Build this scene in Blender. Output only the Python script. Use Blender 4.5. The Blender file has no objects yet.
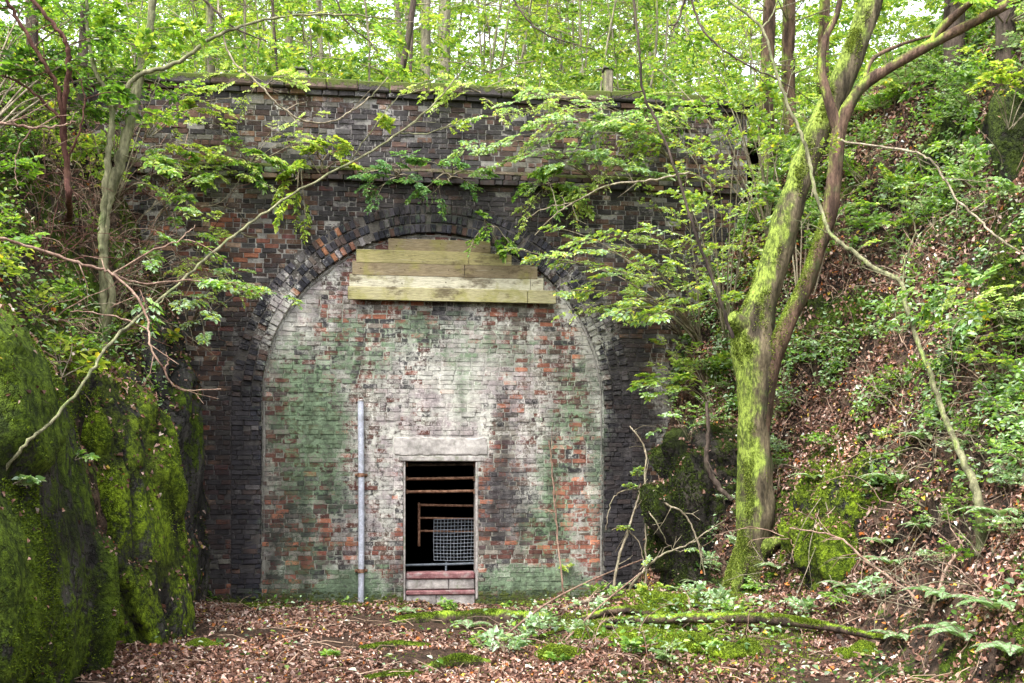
import bpy, math, random
import numpy as np
from mathutils import Vector
from mathutils.bvhtree import BVHTree

random.seed(11)
rng = np.random.default_rng(11)
scene = bpy.context.scene
COL = scene.collection
A = np.array
F_PX = 35.0 / 36.0 * 1024.0
CAM = A([0.0, 0.0, 1.6])
HOR = 488.0


def P(px, py, Y):
    """point at depth Y that the photograph shows at (px, py)"""
    return A([(px - 512.0) / F_PX * Y, Y, CAM[2] - (py - HOR) / F_PX * Y])


# ------------------------------------------------------------------ noise
def _hash(ix, iy, iz, seed):
    n = (ix.astype(np.int64) * 374761393 + iy.astype(np.int64) * 668265263 +
         iz.astype(np.int64) * 2147483647 + seed * 974711) & 0xFFFFFFFF
    n = ((n ^ (n >> 13)) * 1274126177) & 0xFFFFFFFF
    n = ((n ^ (n >> 16)) * 2246822519) & 0xFFFFFFFF
    return ((n ^ (n >> 15)) & 0xFFFFFF) / float(0xFFFFFF)


def vnoise(p, seed=0):
    p = np.asarray(p, float)
    i = np.floor(p).astype(np.int64)
    f = p - i
    f = f * f * f * (f * (f * 6 - 15) + 10)
    out = 0
    for dx in (0, 1):
        wx = f[:, 0] if dx else 1 - f[:, 0]
        for dy in (0, 1):
            wy = f[:, 1] if dy else 1 - f[:, 1]
            for dz in (0, 1):
                wz = f[:, 2] if dz else 1 - f[:, 2]
                out = out + wx * wy * wz * _hash(i[:, 0] + dx, i[:, 1] + dy, i[:, 2] + dz, seed)
    return out


def fbm(p, freq=1.0, octv=4, seed=0, gain=0.5):
    """-1..1 fractal noise"""
    p = np.asarray(p, float)
    a, s, out = 1.0, 0.0, 0
    for k in range(octv):
        out = out + a * (vnoise(p * freq + k * 17.3, seed + k) * 2 - 1)
        s += a
        a *= gain
        freq *= 2.03
    return out / s


def sstep(a, b, x):
    t = np.clip((x - a) / (b - a), 0, 1)
    return t * t * (3 - 2 * t)


# ------------------------------------------------------------------ mesh building
class Geo:
    def __init__(s):
        s.v, s.f, s.c, s.m, s.n = [], [], [], [], 0

    def add(s, v, f, col=(1, 1, 1), mask=(0, 0, 0, 0)):
        v = np.asarray(v, float).reshape(-1, 3)
        f = np.asarray(f, int)
        n = len(v)
        col = np.asarray(col, float)
        mask = np.asarray(mask, float)
        s.v.append(v)
        s.f.append(f + s.n)
        s.c.append(np.broadcast_to(col, (n, 3)))
        s.m.append(np.broadcast_to(mask, (n, 4)))
        s.n += n
        return s

    def arr(s):
        return np.concatenate(s.v) if s.v else np.zeros((0, 3))


ORIGIN = {}


def link(o, parent=None):
    COL.objects.link(o)
    if parent is not None:
        o.parent = parent
    return o


def build(name, geo, mat, parent=None, smooth=False, origin=None, label=None, extra=None, mat2=None):
    nf1 = sum(len(f) for f in geo.f)
    if extra is not None and extra.n:
        geo.f += [f + geo.n for f in extra.f]
        geo.v += extra.v; geo.c += extra.c; geo.m += extra.m; geo.n += extra.n
    V = geo.arr().copy()
    if parent is not None:
        org = ORIGIN[parent.name]
    elif origin is not None:
        org = A(origin, float)
    else:
        org = A([0, 0, 0.])
    V -= org
    me = bpy.data.meshes.new(name)
    loops, starts, tot, k = [], [], [], 0
    for f in geo.f:
        if f.size == 0:
            continue
        w = f.shape[1]
        loops.append(f.ravel())
        starts.append(k + np.arange(len(f)) * w)
        tot.append(np.full(len(f), w))
        k += f.size
    loops = np.concatenate(loops)
    starts = np.concatenate(starts)
    tot = np.concatenate(tot)
    me.vertices.add(len(V))
    me.vertices.foreach_set('co', V.ravel())
    me.loops.add(len(loops))
    me.loops.foreach_set('vertex_index', loops.astype(np.int32))
    me.polygons.add(len(starts))
    me.polygons.foreach_set('loop_start', starts.astype(np.int32))
    me.polygons.foreach_set('loop_total', tot.astype(np.int32))
    me.polygons.foreach_set('use_smooth', np.full(len(starts), smooth))
    me.update(calc_edges=True)
    ca = me.attributes.new('Col', 'FLOAT_COLOR', 'POINT')
    C = np.concatenate(geo.c)
    ca.data.foreach_set('color', np.concatenate([C, np.ones((len(C), 1))], 1).astype(np.float32).ravel())
    ma = me.attributes.new('Mask', 'FLOAT_COLOR', 'POINT')
    ma.data.foreach_set('color', np.concatenate(geo.m).astype(np.float32).ravel())
    me.materials.append(mat)
    if extra is not None and extra.n:
        me.materials.append(mat2)
        me.polygons.foreach_set('material_index', (np.arange(len(starts)) >= nf1).astype(np.int32))
    me.validate()
    o = bpy.data.objects.new(name, me)
    link(o, parent)
    if parent is None:
        o.location = org
    ORIGIN[o.name] = org
    if label:
        o['label'] = label
    return o


def thing(name, label, cat, loc, group=None):
    o = bpy.data.objects.new(name, None)
    o.empty_display_size = 0.2
    link(o)
    o.location = loc
    o['label'] = label
    o['category'] = cat
    if group:
        o['group'] = group
    ORIGIN[o.name] = A(loc, float)
    return o


def tag(o, label, cat, group=None):
    o['label'] = label
    o['category'] = cat
    if group:
        o['group'] = group
    return o


def grid_faces(nu, nv):
    i = np.arange(nu - 1)[:, None] * nv + np.arange(nv - 1)[None, :]
    i = i.ravel()
    return np.stack([i, i + nv, i + nv + 1, i + 1], 1)


def norm(v):
    v = np.asarray(v, float)
    return v / (np.linalg.norm(v, axis=-1, keepdims=True) + 1e-9)


def smooth_path(pts, per=6):
    pts = np.asarray(pts, float)
    if len(pts) < 3:
        t = np.linspace(0, 1, per + 1)[:, None]
        return pts[0] * (1 - t) + pts[-1] * t
    q = np.vstack([2 * pts[0] - pts[1], pts, 2 * pts[-1] - pts[-2]])
    out = []
    for i in range(1, len(q) - 2):
        t = np.linspace(0, 1, per, endpoint=False)[:, None]
        a, b, c, d = q[i - 1], q[i], q[i + 1], q[i + 2]
        out.append(0.5 * (2 * b + (c - a) * t + (2 * a - 5 * b + 4 * c - d) * t ** 2 + (-a + 3 * b - 3 * c + d) * t ** 3))
    out.append(pts[-1:])
    return np.concatenate(out)


def tube(geo, pts, rad, n=6, col=(1, 1, 1), mask=(0, 0, 0, 0), rough=0.0, rf=3.0, seed=0):
    pts = np.asarray(pts, float)
    m = len(pts)
    rad = np.interp(np.linspace(0, 1, m), np.linspace(0, 1, len(np.atleast_1d(rad))), np.atleast_1d(rad))
    T = np.gradient(pts, axis=0)
    T = norm(T)
    ref = A([0, 0, 1.]) if abs(T[0][2]) < 0.9 else A([0, 1., 0])
    N = np.zeros_like(pts)
    n0 = norm(np.cross(T[0], ref))
    for i in range(m):
        n0 = n0 - T[i] * np.dot(n0, T[i])
        n0 = n0 / (np.linalg.norm(n0) + 1e-9)
        N[i] = n0
    B = np.cross(T, N)
    a = np.linspace(0, 2 * np.pi, n, endpoint=False)
    R = np.cos(a)[None, :, None] * N[:, None, :] + np.sin(a)[None, :, None] * B[:, None, :]
    V = pts[:, None, :] + R * rad[:, None, None]
    if rough:
        d = fbm((V * A([1, 1, 0.35])).reshape(-1, 3), rf, 4, seed).reshape(m, n)
        d2 = fbm(V.reshape(-1, 3), rf * 0.35, 2, seed + 5).reshape(m, n)
        V = pts[:, None, :] + R * (rad[:, None, None] * (1 + rough * d[..., None] + rough * 0.8 * d2[..., None]))
    idx = np.arange(m)[:, None] * n + np.arange(n)[None, :]
    j = np.roll(idx, -1, axis=1)
    Fq = np.stack([idx[:-1], j[:-1], j[1:], idx[1:]], -1).reshape(-1, 4)
    V = V.reshape(-1, 3)
    geo.add(V, Fq, col, mask)
    # caps
    for end, o in ((0, -1), (m - 1, 1)):
        c = pts[end] + T[end] * o * rad[end] * 0.4
        ring = idx[end]
        rj = np.roll(ring, -1)
        vv = np.vstack([V[ring], c])
        k = np.arange(n)
        kk = np.roll(k, -1)
        tri = np.stack([k, kk, np.full(n, n)], 1)
        if o < 0:
            tri = tri[:, ::-1]
        geo.add(vv, tri, col if np.ndim(col) == 1 else np.asarray(col)[0], mask if np.ndim(mask) == 1 else np.asarray(mask)[0])
    return V


def box(geo, lo, hi, frame=None, bev=0.006, col=(1, 1, 1), mask=(0, 0, 0, 0)):
    """bevelled box in a local frame (frame maps local pts -> world)"""
    lo, hi = A(lo, float), A(hi, float)
    c, h = (lo + hi) / 2, (hi - lo) / 2
    b = min(bev, h.min() * 0.45)
    vs, idx = [], {}
    for sx in (-1, 1):
        for sy in (-1, 1):
            for sz in (-1, 1):
                s = A([sx, sy, sz])
                for ax in range(3):
                    d = h - b
                    d[ax] = h[ax]
                    idx[(sx, sy, sz, ax)] = len(vs)
                    vs.append(c + s * d)
    fs, ts = [], []
    for ax in range(3):
        o1, o2 = [(1, 2), (2, 0), (0, 1)][ax]
        for s in (-1, 1):
            q = []
            for a, bb in ((-1, -1), (1, -1), (1, 1), (-1, 1)):
                k = [0, 0, 0]
                k[ax], k[o1], k[o2] = s, a, bb
                q.append(idx[(k[0], k[1], k[2], ax)])
            fs.append(q if s > 0 else q[::-1])
    for ax in range(3):
        o1, o2 = [(1, 2), (2, 0), (0, 1)][ax]
        for a in (-1, 1):
            for bb in (-1, 1):
                k0 = [0, 0, 0]
                k0[o1], k0[o2] = a, bb
                k1 = list(k0)
                k0[ax], k1[ax] = -1, 1
                q = [idx[(*k0, o1)], idx[(*k1, o1)], idx[(*k1, o2)], idx[(*k0, o2)]]
                fs.append(q if a * bb < 0 else q[::-1])
    for k in [(x, y, z) for x in (-1, 1) for y in (-1, 1) for z in (-1, 1)]:
        ts.append([idx[(*k, 0)], idx[(*k, 1)], idx[(*k, 2)]] if k[0] * k[1] * k[2] > 0 else [idx[(*k, 0)], idx[(*k, 2)], idx[(*k, 1)]])
    V = A(vs)
    if frame is not None:
        V = frame(V)
    n0 = geo.n
    geo.add(V, A(fs), col, mask)
    geo.f.append(A(ts) + n0)


class Leaves:
    def __init__(s):
        s.p, s.d, s.n, s.l, s.w, s.c = [], [], [], [], [], []

    def add(s, p, d, n, l, w, c):
        k = len(p)
        s.p.append(p); s.d.append(d); s.n.append(n)
        s.l.append(np.broadcast_to(l, (k,))); s.w.append(np.broadcast_to(w, (k,))); s.c.append(np.broadcast_to(c, (k, 3)))

    def count(s):
        return sum(len(x) for x in s.p)

    def geo(s, fold=0.25, droop=0.15, geo=None):
        g = geo or Geo()
        if not s.p:
            return g
        p = np.concatenate(s.p); d = norm(np.concatenate(s.d)); n = np.concatenate(s.n)
        l = np.concatenate(s.l)[:, None]; w = np.concatenate(s.w)[:, None]; c = np.concatenate(s.c)
        b = norm(np.cross(d, n)); n = norm(np.cross(b, d))
        k = len(p)
        f = fold * w
        V = np.stack([p,
                      p + d * l * 0.33 + b * w * 0.48 + n * f,
                      p + d * l * 0.70 + b * w * 0.36 + n * (f * .7 - l * droop * .5),
                      p + d * l - n * l * droop,
                      p + d * l * 0.70 - b * w * 0.36 + n * (f * .7 - l * droop * .5),
                      p + d * l * 0.33 - b * w * 0.48 + n * f], 1)
        i = np.arange(k)[:, None] * 6
        Fq = np.concatenate([i + A([0, 1, 2, 3]), i + A([0, 3, 4, 5])])
        g.add(V.reshape(-1, 3), Fq, np.repeat(c, 6, 0))
        return g


def pick(pal, k, jit=0.18):
    pal = A(pal, float)
    w = None
    if pal.shape[1] == 4:
        w = pal[:, 3] / pal[:, 3].sum()
        pal = pal[:, :3]
    i = rng.choice(len(pal), k, p=w)
    return pal[i] * (1 + rng.normal(0, jit, (k, 1))).clip(.5, 1.6)


def sample(V, Fq, n, wfun=None):
    """random points on a quad/tri mesh -> points, normals, face idx"""
    a, b, c = V[Fq[:, 0]], V[Fq[:, 1]], V[Fq[:, 2]]
    d = V[Fq[:, 3]] if Fq.shape[1] == 4 else c
    nn = np.cross(c - a, d - b) if Fq.shape[1] == 4 else np.cross(b - a, c - a)
    ar = np.linalg.norm(nn, axis=1) + 1e-12
    w = ar.copy()
    N = nn / ar[:, None]
    if wfun is not None:
        w = w * wfun((a + c) / 2, N)
    if w.sum() <= 0:
        return np.zeros((0, 3)), np.zeros((0, 3))
    i = rng.choice(len(Fq), n, p=w / w.sum())
    u, v = rng.random((n, 1)), rng.random((n, 1))
    p = a[i] * (1 - u) * (1 - v) + b[i] * u * (1 - v) + c[i] * u * v + d[i] * (1 - u) * v if Fq.shape[1] == 4 else None
    if p is None:
        s = np.sqrt(u)
        p = a[i] * (1 - s) + b[i] * s * (1 - v) + c[i] * s * v
    return p, N[i]


def fuzz(geo, p, n, size, pal, k=3):
    """tiny blades standing on points: moss"""
    m = len(p)
    for j in range(k):
        t = norm(n * .55 + rng.normal(0, 0.62, (m, 3)))
        s = norm(np.cross(t, rng.normal(0, 1, (m, 3))))
        L = size * rng.uniform(.5, 1.3, (m, 1))
        W = size * rng.uniform(.2, .4, (m, 1))
        V = np.stack([p - s * W - n * .004, p + s * W - n * .004, p + t * L], 1).reshape(-1, 3)
        geo.add(V, np.arange(m * 3).reshape(-1, 3), np.repeat(pick(pal, m, .22), 3, 0))


# ------------------------------------------------------------------ materials
class NT:
    def __init__(s, name):
        s.mat = bpy.data.materials.new(name)
        s.mat.use_nodes = True
        s.t = s.mat.node_tree
        for n in list(s.t.nodes):
            s.t.nodes.remove(n)
        s.out = s.new('ShaderNodeOutputMaterial')
        s.pos = s.new('ShaderNodeNewGeometry').outputs['Position']

    def new(s, k, **kw):
        n = s.t.nodes.new(k)
        for a, b in kw.items():
            setattr(n, a, b)
        return n

    def set(s, sock, v):
        if isinstance(v, bpy.types.NodeSocket):
            s.t.links.new(v, sock)
        elif isinstance(v, (tuple, list)) and len(v) == 3 and sock.type == 'RGBA':
            sock.default_value = (*v, 1)
        else:
            sock.default_value = v

    def noise(s, scale, detail=4, rough=.6, vec=None, dist=0.0):
        n = s.new('ShaderNodeTexNoise')
        s.set(n.inputs['Vector'], vec if vec is not None else s.pos)
        n.inputs['Scale'].default_value = scale
        n.inputs['Detail'].default_value = detail
        n.inputs['Roughness'].default_value = rough
        n.inputs['Distortion'].default_value = dist
        return n.outputs['Fac']

    def stretch(s, x, y, z):
        n = s.new('ShaderNodeVectorMath', operation='MULTIPLY')
        s.set(n.inputs[0], s.pos)
        n.inputs[1].default_value = (x, y, z)
        return n.outputs[0]

    def math(s, op, a, b=0.0, clamp=False):
        n = s.new('ShaderNodeMath', operation=op, use_clamp=clamp)
        s.set(n.inputs[0], a)
        s.set(n.inputs[1], b)
        return n.outputs[0]

    def ss(s, x, lo, hi):
        n = s.new('ShaderNodeMapRange', interpolation_type='SMOOTHSTEP')
        s.set(n.inputs[0], x)
        n.inputs[1].default_value = lo
        n.inputs[2].default_value = hi
        return n.outputs[0]

    def mr(s, x, lo, hi, a, b):
        n = s.new('ShaderNodeMapRange')
        s.set(n.inputs[0], x)
        for k, v in zip((1, 2, 3, 4), (lo, hi, a, b)):
            n.inputs[k].default_value = v
        return n.outputs[0]

    def mix(s, f, a, b, mode='MIX'):
        n = s.new('ShaderNodeMix', data_type='RGBA', blend_type=mode)
        s.set(n.inputs[0], f)
        s.set(n.inputs[6], a)
        s.set(n.inputs[7], b)
        return n.outputs[2]

    def attr(s, name):
        n = s.new('ShaderNodeAttribute', attribute_name=name)
        return n

    def sep(s, c):
        n = s.new('ShaderNodeSeparateColor')
        s.set(n.inputs[0], c)
        return n.outputs

    def scale(s, c, f):
        n = s.new('ShaderNodeVectorMath', operation='SCALE')
        s.set(n.inputs[0], c)
        s.set(n.inputs['Scale'], f)
        return n.outputs[0]

    def bump(s, h, strength=.5, dist=.02):
        n = s.new('ShaderNodeBump')
        s.set(n.inputs['Height'], h)
        n.inputs['Strength'].default_value = strength
        n.inputs['Distance'].default_value = dist
        return n.outputs[0]

    def normz(s):
        g = s.new('ShaderNodeNewGeometry')
        n = s.new('ShaderNodeSeparateXYZ')
        s.set(n.inputs[0], g.outputs['Normal'])
        return n.outputs

    def finish(s, col, rough=.9, bump=None, metal=0.0, spec=.25):
        b = s.new('ShaderNodeBsdfPrincipled')
        s.set(b.inputs['Base Color'], col)
        s.set(b.inputs['Roughness'], rough)
        b.inputs['Metallic'].default_value = metal
        b.inputs['Specular IOR Level'].default_value = spec
        if bump is not None:
            s.set(b.inputs['Normal'], bump)
        s.t.links.new(b.outputs[0], s.out.inputs[0])
        return s.mat


def brick_material():
    t = NT('weathered_brick')
    base = t.attr('Col').outputs['Color']
    mk = t.attr('Mask')
    r, g, b = t.sep(mk.outputs['Color'])[:3]
    mo = mk.outputs['Alpha']
    n1 = t.noise(2.6, 6, .65)
    n2 = t.noise(17, 5, .7)
    n3 = t.noise(60, 3, .6)
    nv = t.noise(6, 5, .65, t.stretch(1, 1, .16))
    c = t.scale(base, t.mr(n2, .3, .7, .65, 1.35))
    c = t.scale(c, t.mr(n3, .3, .7, .8, 1.2))
    # lime wash and salts
    x = t.math('ADD', t.math('MULTIPLY', r, 1.0), t.math('MULTIPLY', t.math('SUBTRACT', nv, .5), 1.5))
    x = t.math('ADD', x, t.math('MULTIPLY', t.math('SUBTRACT', n2, .5), 1.9))
    x = t.math('ADD', x, t.math('MULTIPLY', t.math('SUBTRACT', n3, .5), 1.1))
    x = t.math('ADD', x, t.math('MULTIPLY', t.math('SUBTRACT', n1, .5), .9))
    wf = t.ss(x, .36, .86)
    wc = t.mix(t.ss(n1, .42, .6), (.52, .51, .46), (.39, .34, .34))
    wc = t.mix(t.math('MULTIPLY', t.ss(t.math('ADD', t.math('MULTIPLY', g, .7), t.math('SUBTRACT', n1, .5)), .12, .55), .7), wc, (.27, .34, .24))
    c = t.mix(t.math('MULTIPLY', wf, .86), c, t.scale(wc, t.mr(n2, .3, .7, .6, 1.25)))
    # algae
    x = t.math('ADD', g, t.math('MULTIPLY', t.math('SUBTRACT', n1, .5), 1.2))
    x = t.math('ADD', x, t.math('MULTIPLY', t.math('SUBTRACT', n2, .5), 2.0))
    x = t.math('ADD', x, t.math('MULTIPLY', t.math('SUBTRACT', n3, .5), 1.2))
    gf = t.ss(x, .5, .86)
    gc = t.mix(t.ss(n2, .4, .65), (.040, .075, .032), (.14, .23, .12))
    c = t.mix(t.math('MULTIPLY', gf, .72), c, gc)
    # soot
    x = t.math('ADD', b, t.math('MULTIPLY', t.math('SUBTRACT', n1, .5), 1.3))
    x = t.math('ADD', x, t.math('MULTIPLY', t.math('SUBTRACT', n2, .5), 2.0))
    x = t.math('ADD', x, t.math('MULTIPLY', t.math('SUBTRACT', n3, .5), .8))
    df = t.ss(x, .3, .85)
    c = t.mix(t.math('MULTIPLY', df, .84), c, t.mix(n2, (.012, .012, .014), (.055, .048, .05)))
    c = t.scale(c, t.mr(t.ss(t.noise(5, 5, .6, t.stretch(1, 1, .07)), .36, .64), 0, 1, .74, 1.1))
    # moss
    x = t.math('ADD', mo, t.math('MULTIPLY', t.math('SUBTRACT', n2, .5), 1.6))
    mf = t.ss(x, .5, .75)
    c = t.mix(mf, c, t.mix(n3, (.03, .045, .008), (.10, .12, .025)))
    h = t.math('ADD', t.math('MULTIPLY', n2, .7), t.math('MULTIPLY', n3, .4))
    h = t.math('ADD', h, t.math('MULTIPLY', mf, .8))
    return t.finish(c, .88, t.bump(h, .75, .018), spec=.2)


def rock_material(name, moss=.5, rockc=((.035, .034, .034), (.14, .13, .125)), mossc=((.035, .065, .006), (.16, .25, .018)), dry=.3):
    t = NT(name)
    mk = t.attr('Mask')
    r, g, b = t.sep(mk.outputs['Color'])[:3]
    n0 = t.noise(.9, 5, .6)
    n1 = t.noise(4, 6, .65)
    n2 = t.noise(18, 5, .7)
    n3 = t.noise(85, 3, .6)
    vert = t.noise(5, 5, .6, t.stretch(1, 1, .22))
    c = t.mix(t.ss(vert, .32, .68), rockc[0], rockc[1])
    c = t.mix(t.math('MULTIPLY', t.ss(n1, .55, .75), dry), c, (.20, .12, .08))
    c = t.scale(c, t.mr(n2, .3, .7, .5, 1.5))
    crk = t.ss(t.math('ABSOLUTE', t.math('SUBTRACT', t.noise(1.7, 6, .62, t.stretch(1, 1, .6), .6), .5)), .0, .022)
    crk = t.math('MULTIPLY', crk, t.ss(t.math('ABSOLUTE', t.math('SUBTRACT', t.noise(4.2, 5, .6, t.stretch(.7, .7, 1)), .5)), .0, .018))
    c = t.scale(c, t.mr(crk, 0, 1, .4, 1))
    nz = t.normz()[2]
    x = t.math('ADD', t.math('MULTIPLY', t.math('SUBTRACT', n0, .5), 2.2), t.math('MULTIPLY', t.math('SUBTRACT', n1, .5), 2.0))
    x = t.math('ADD', x, t.math('MULTIPLY', t.math('SUBTRACT', vert, .5), 1.6))
    x = t.math('ADD', x, t.math('MULTIPLY', t.math('SUBTRACT', n2, .5), 1.2))
    x = t.math('ADD', x, t.math('MULTIPLY', nz, .45))
    x = t.math('ADD', x, r)
    mf = t.ss(x, .42 - moss, .80 - moss)
    mc = t.mix(t.ss(t.math('ADD', n2, t.math('MULTIPLY', t.math('SUBTRACT', n1, .5), .8)), .35, .7), mossc[0], mossc[1])
    mc = t.scale(mc, t.mr(n3, .3, .7, .55, 1.4))
    c = t.mix(mf, c, mc)
    c = t.mix(t.math('MULTIPLY', b, .85), c, (.012, .011, .010))
    h = t.math('ADD', t.math('MULTIPLY', n1, .9), t.math('MULTIPLY', n2, .5))
    c = t.scale(c, t.mr(crk, 0, 1, .7, 1))
    h = t.math('ADD', h, t.math('MULTIPLY', t.math('MULTIPLY', n3, mf), .5))
    h = t.math('ADD', h, t.math('MULTIPLY', crk, .35))
    return t.finish(c, .85, t.bump(h, 1.0, .07), spec=.2)


def soil_material():
    t = NT('leafy_soil')
    mk = t.attr('Mask')
    r, g, b = t.sep(mk.outputs['Color'])[:3]
    n1 = t.noise(2.2, 6, .65)
    n2 = t.noise(14, 5, .7)
    n3 = t.noise(55, 3, .65)
    c = t.mix(t.ss(n2, .35, .65), (.022, .014, .010), (.095, .058, .04))
    c = t.mix(t.ss(n3, .55, .7), c, (.22, .13, .09))
    x = t.math('ADD', r, t.math('MULTIPLY', t.math('SUBTRACT', n1, .5), 1.6))
    x = t.math('ADD', x, t.math('MULTIPLY', t.math('SUBTRACT', n2, .5), 1.0))
    mf = t.ss(x, .45, .75)
    c = t.mix(mf, c, t.scale(t.mix(n2, (.05, .085, .008), (.26, .36, .035)), t.mr(n3, .3, .7, .5, 1.4)))
    c = t.mix(t.math('MULTIPLY', b, .9), c, (.012, .010, .009))
    h = t.math('ADD', t.math('MULTIPLY', n2, 1.0), t.math('MULTIPLY', n3, .6))
    return t.finish(c, .92, t.bump(h, 1.0, .05), spec=.15)


def bark_material(name, c0, c1, moss=0.0, mossc=((.05, .075, .008), (.26, .34, .05)), side=(-.8, -.3, .5), stain=(.08, .12, .04)):
    t = NT(name)
    n1 = t.noise(9, 5, .65, t.stretch(1, 1, .18))
    n2 = t.noise(40, 4, .65, t.stretch(1, 1, .4))
    n3 = t.noise(3, 4, .6)
    n4 = t.noise(90, 3, .6)
    c = t.mix(t.ss(n1, .35, .65), c0, c1)
    c = t.scale(c, t.mr(n2, .3, .7, .6, 1.4))
    c = t.mix(t.math('MULTIPLY', t.ss(n3, .5, .7), .5), c, stain)
    mk = t.attr('Mask')
    r = t.sep(mk.outputs['Color'])[0]
    if moss > 0:
        g = t.new('ShaderNodeNewGeometry')
        d = t.new('ShaderNodeVectorMath', operation='DOT_PRODUCT')
        t.set(d.inputs[0], g.outputs['Normal'])
        d.inputs[1].default_value = side
        x = t.math('ADD', t.math('MULTIPLY', d.outputs['Value'], .55), t.math('MULTIPLY', t.math('SUBTRACT', n3, .5), 1.2))
        x = t.math('ADD', x, t.math('MULTIPLY', t.math('SUBTRACT', n1, .5), 1.1))
        x = t.math('ADD', x, r)
        mf = t.ss(x, .45 - moss * .6, .8 - moss * .6)
        mc = t.mix(t.ss(t.math('ADD', n2, t.math('MULTIPLY', t.math('SUBTRACT', n3, .5), .7)), .35, .68), mossc[0], mossc[1])
        c = t.mix(mf, c, t.scale(mc, t.mr(n4, .3, .7, .6, 1.35)))
    h = t.math('ADD', t.math('MULTIPLY', n1, .8), t.math('MULTIPLY', n2, .4))
    h = t.math('ADD', h, t.math('MULTIPLY', n4, .15))
    return t.finish(c, .9, t.bump(h, .9, .03), spec=.2)


def leaf_material(name='leaf', trans=.45, rough=.42):
    t = NT(name)
    base = t.attr('Col').outputs['Color']
    n = t.noise(30, 3, .6)
    c = t.scale(base, t.mr(n, .3, .7, .8, 1.2))
    p = t.new('ShaderNodeBsdfPrincipled')
    t.set(p.inputs['Base Color'], c)
    p.inputs['Roughness'].default_value = rough
    p.inputs['Specular IOR Level'].default_value = .6 if name == 'leaf' else .3
    tr = t.new('ShaderNodeBsdfTranslucent')
    t.set(tr.inputs[0], t.mix(1.0, c, (1.3, 1.25, .65), 'MULTIPLY'))
    m = t.new('ShaderNodeMixShader')
    m.inputs[0].default_value = trans
    t.t.links.new(p.outputs[0], m.inputs[1])
    t.t.links.new(tr.outputs[0], m.inputs[2])
    t.t.links.new(m.outputs[0], t.out.inputs[0])
    return t.mat


def simple_material(name, c0, c1, scale=12, rough=.8, metal=0.0, stretch=(1, 1, 1), bump=.4, spot=None, bd=.01):
    t = NT(name)
    v = t.stretch(*stretch)
    n = t.noise(scale, 5, .65, v)
    n2 = t.noise(scale * 5, 4, .65, v)
    c = t.mix(t.ss(n, .35, .65), c0, c1)
    c = t.scale(c, t.mr(n2, .3, .7, .75, 1.25))
    if spot:
        c = t.mix(t.ss(t.noise(scale * .7, 5, .7), .52, .68), c, spot)
    return t.finish(c, rough, t.bump(t.math('ADD', n, t.math('MULTIPLY', n2, .5)), bump, bd), metal=metal)


M_BRICK = brick_material()
M_ROCK = rock_material('mossy_rock', .95, rockc=((.045, .043, .04), (.17, .16, .145)), mossc=((.035, .062, .005), (.165, .255, .020)))
M_ROCKDRY = rock_material('bare_dark_rock', .22)
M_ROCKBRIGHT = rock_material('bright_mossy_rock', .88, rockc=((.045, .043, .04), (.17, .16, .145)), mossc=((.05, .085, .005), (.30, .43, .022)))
M_ROCKDARK = rock_material('dark_mossy_rock', .72, rockc=((.02, .018, .015), (.10, .085, .07)), mossc=((.018, .028, .006), (.085, .125, .016)))  # mossy rock with darker stone and moss tones
M_BANK = rock_material('bank_earth', .06, rockc=((.03, .02, .015), (.13, .085, .06)), mossc=((.03, .055, .008), (.13, .2, .02)), dry=.6)
M_SOIL = soil_material()
M_TRUNK = bark_material('mossy_bark', (.032, .026, .017), (.15, .12, .075), moss=.56, mossc=((.045, .065, .010), (.24, .31, .055)))
M_BROWN = bark_material('brown_bark', (.04, .025, .018), (.16, .10, .07), moss=.2)
M_PALE = bark_material('pale_green_bark', (.12, .125, .07), (.30, .30, .19), moss=.12, mossc=((.10, .14, .03), (.27, .33, .10)))
M_OLIVE = bark_material('olive_bark', (.085, .085, .045), (.25, .24, .14), moss=.12, mossc=((.08, .11, .02), (.22, .28, .08)))
M_TWIG = bark_material('pale_twig', (.13, .105, .07), (.34, .29, .21))
M_REDTWIG = bark_material('red_twig', (.06, .025, .02), (.16, .08, .06), stain=(.09, .05, .03))
M_PINKTWIG = bark_material('pink_twig', (.17, .10, .075), (.36, .25, .19), stain=(.2, .15, .09))
M_DEAD = bark_material('dead_wood', (.10, .075, .055), (.30, .24, .18))
M_DARKTWIG = bark_material('dark_bark', (.025, .018, .015), (.10, .075, .06), stain=(.06, .06, .03))
M_FARBARK = bark_material('grey_bark', (.10, .09, .06), (.25, .22, .16), moss=.3)  # lightened bark: distance haze on far trunks is put into the colour
M_LEAF = leaf_material('leaf', .45)
M_LITTER = leaf_material('fallen_leaf', .1, .7)
M_MOSS = leaf_material('moss_tuft', .3, .8)
M_CONC = simple_material('concrete', (.20, .18, .17), (.42, .39, .37), 6, .9, spot=(.17, .18, .13), bump=.5)
M_CONCPALE = simple_material('pale_concrete', (.27, .25, .235), (.44, .41, .385), 4, .9, spot=(.17, .165, .145), bump=.6)
M_RED = simple_material('worn_red_paint', (.15, .06, .065), (.27, .14, .14), 9, .8, spot=(.28, .23, .22), bump=.5)
M_RUST = simple_material('rusty_steel', (.10, .045, .025), (.30, .17, .11), 20, .8, metal=.2)
M_GALV = simple_material('galvanised_steel', (.15, .175, .20), (.26, .29, .32), 20, .55, metal=.4)
M_PIPE = simple_material('grey_pipe', (.36, .38, .45), (.50, .52, .60), 9, .55, bump=.1, spot=(.30, .31, .34))
M_BLACK = simple_material('sooty_lining', (.010, .010, .010), (.04, .035, .032), 6, .95)


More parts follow.
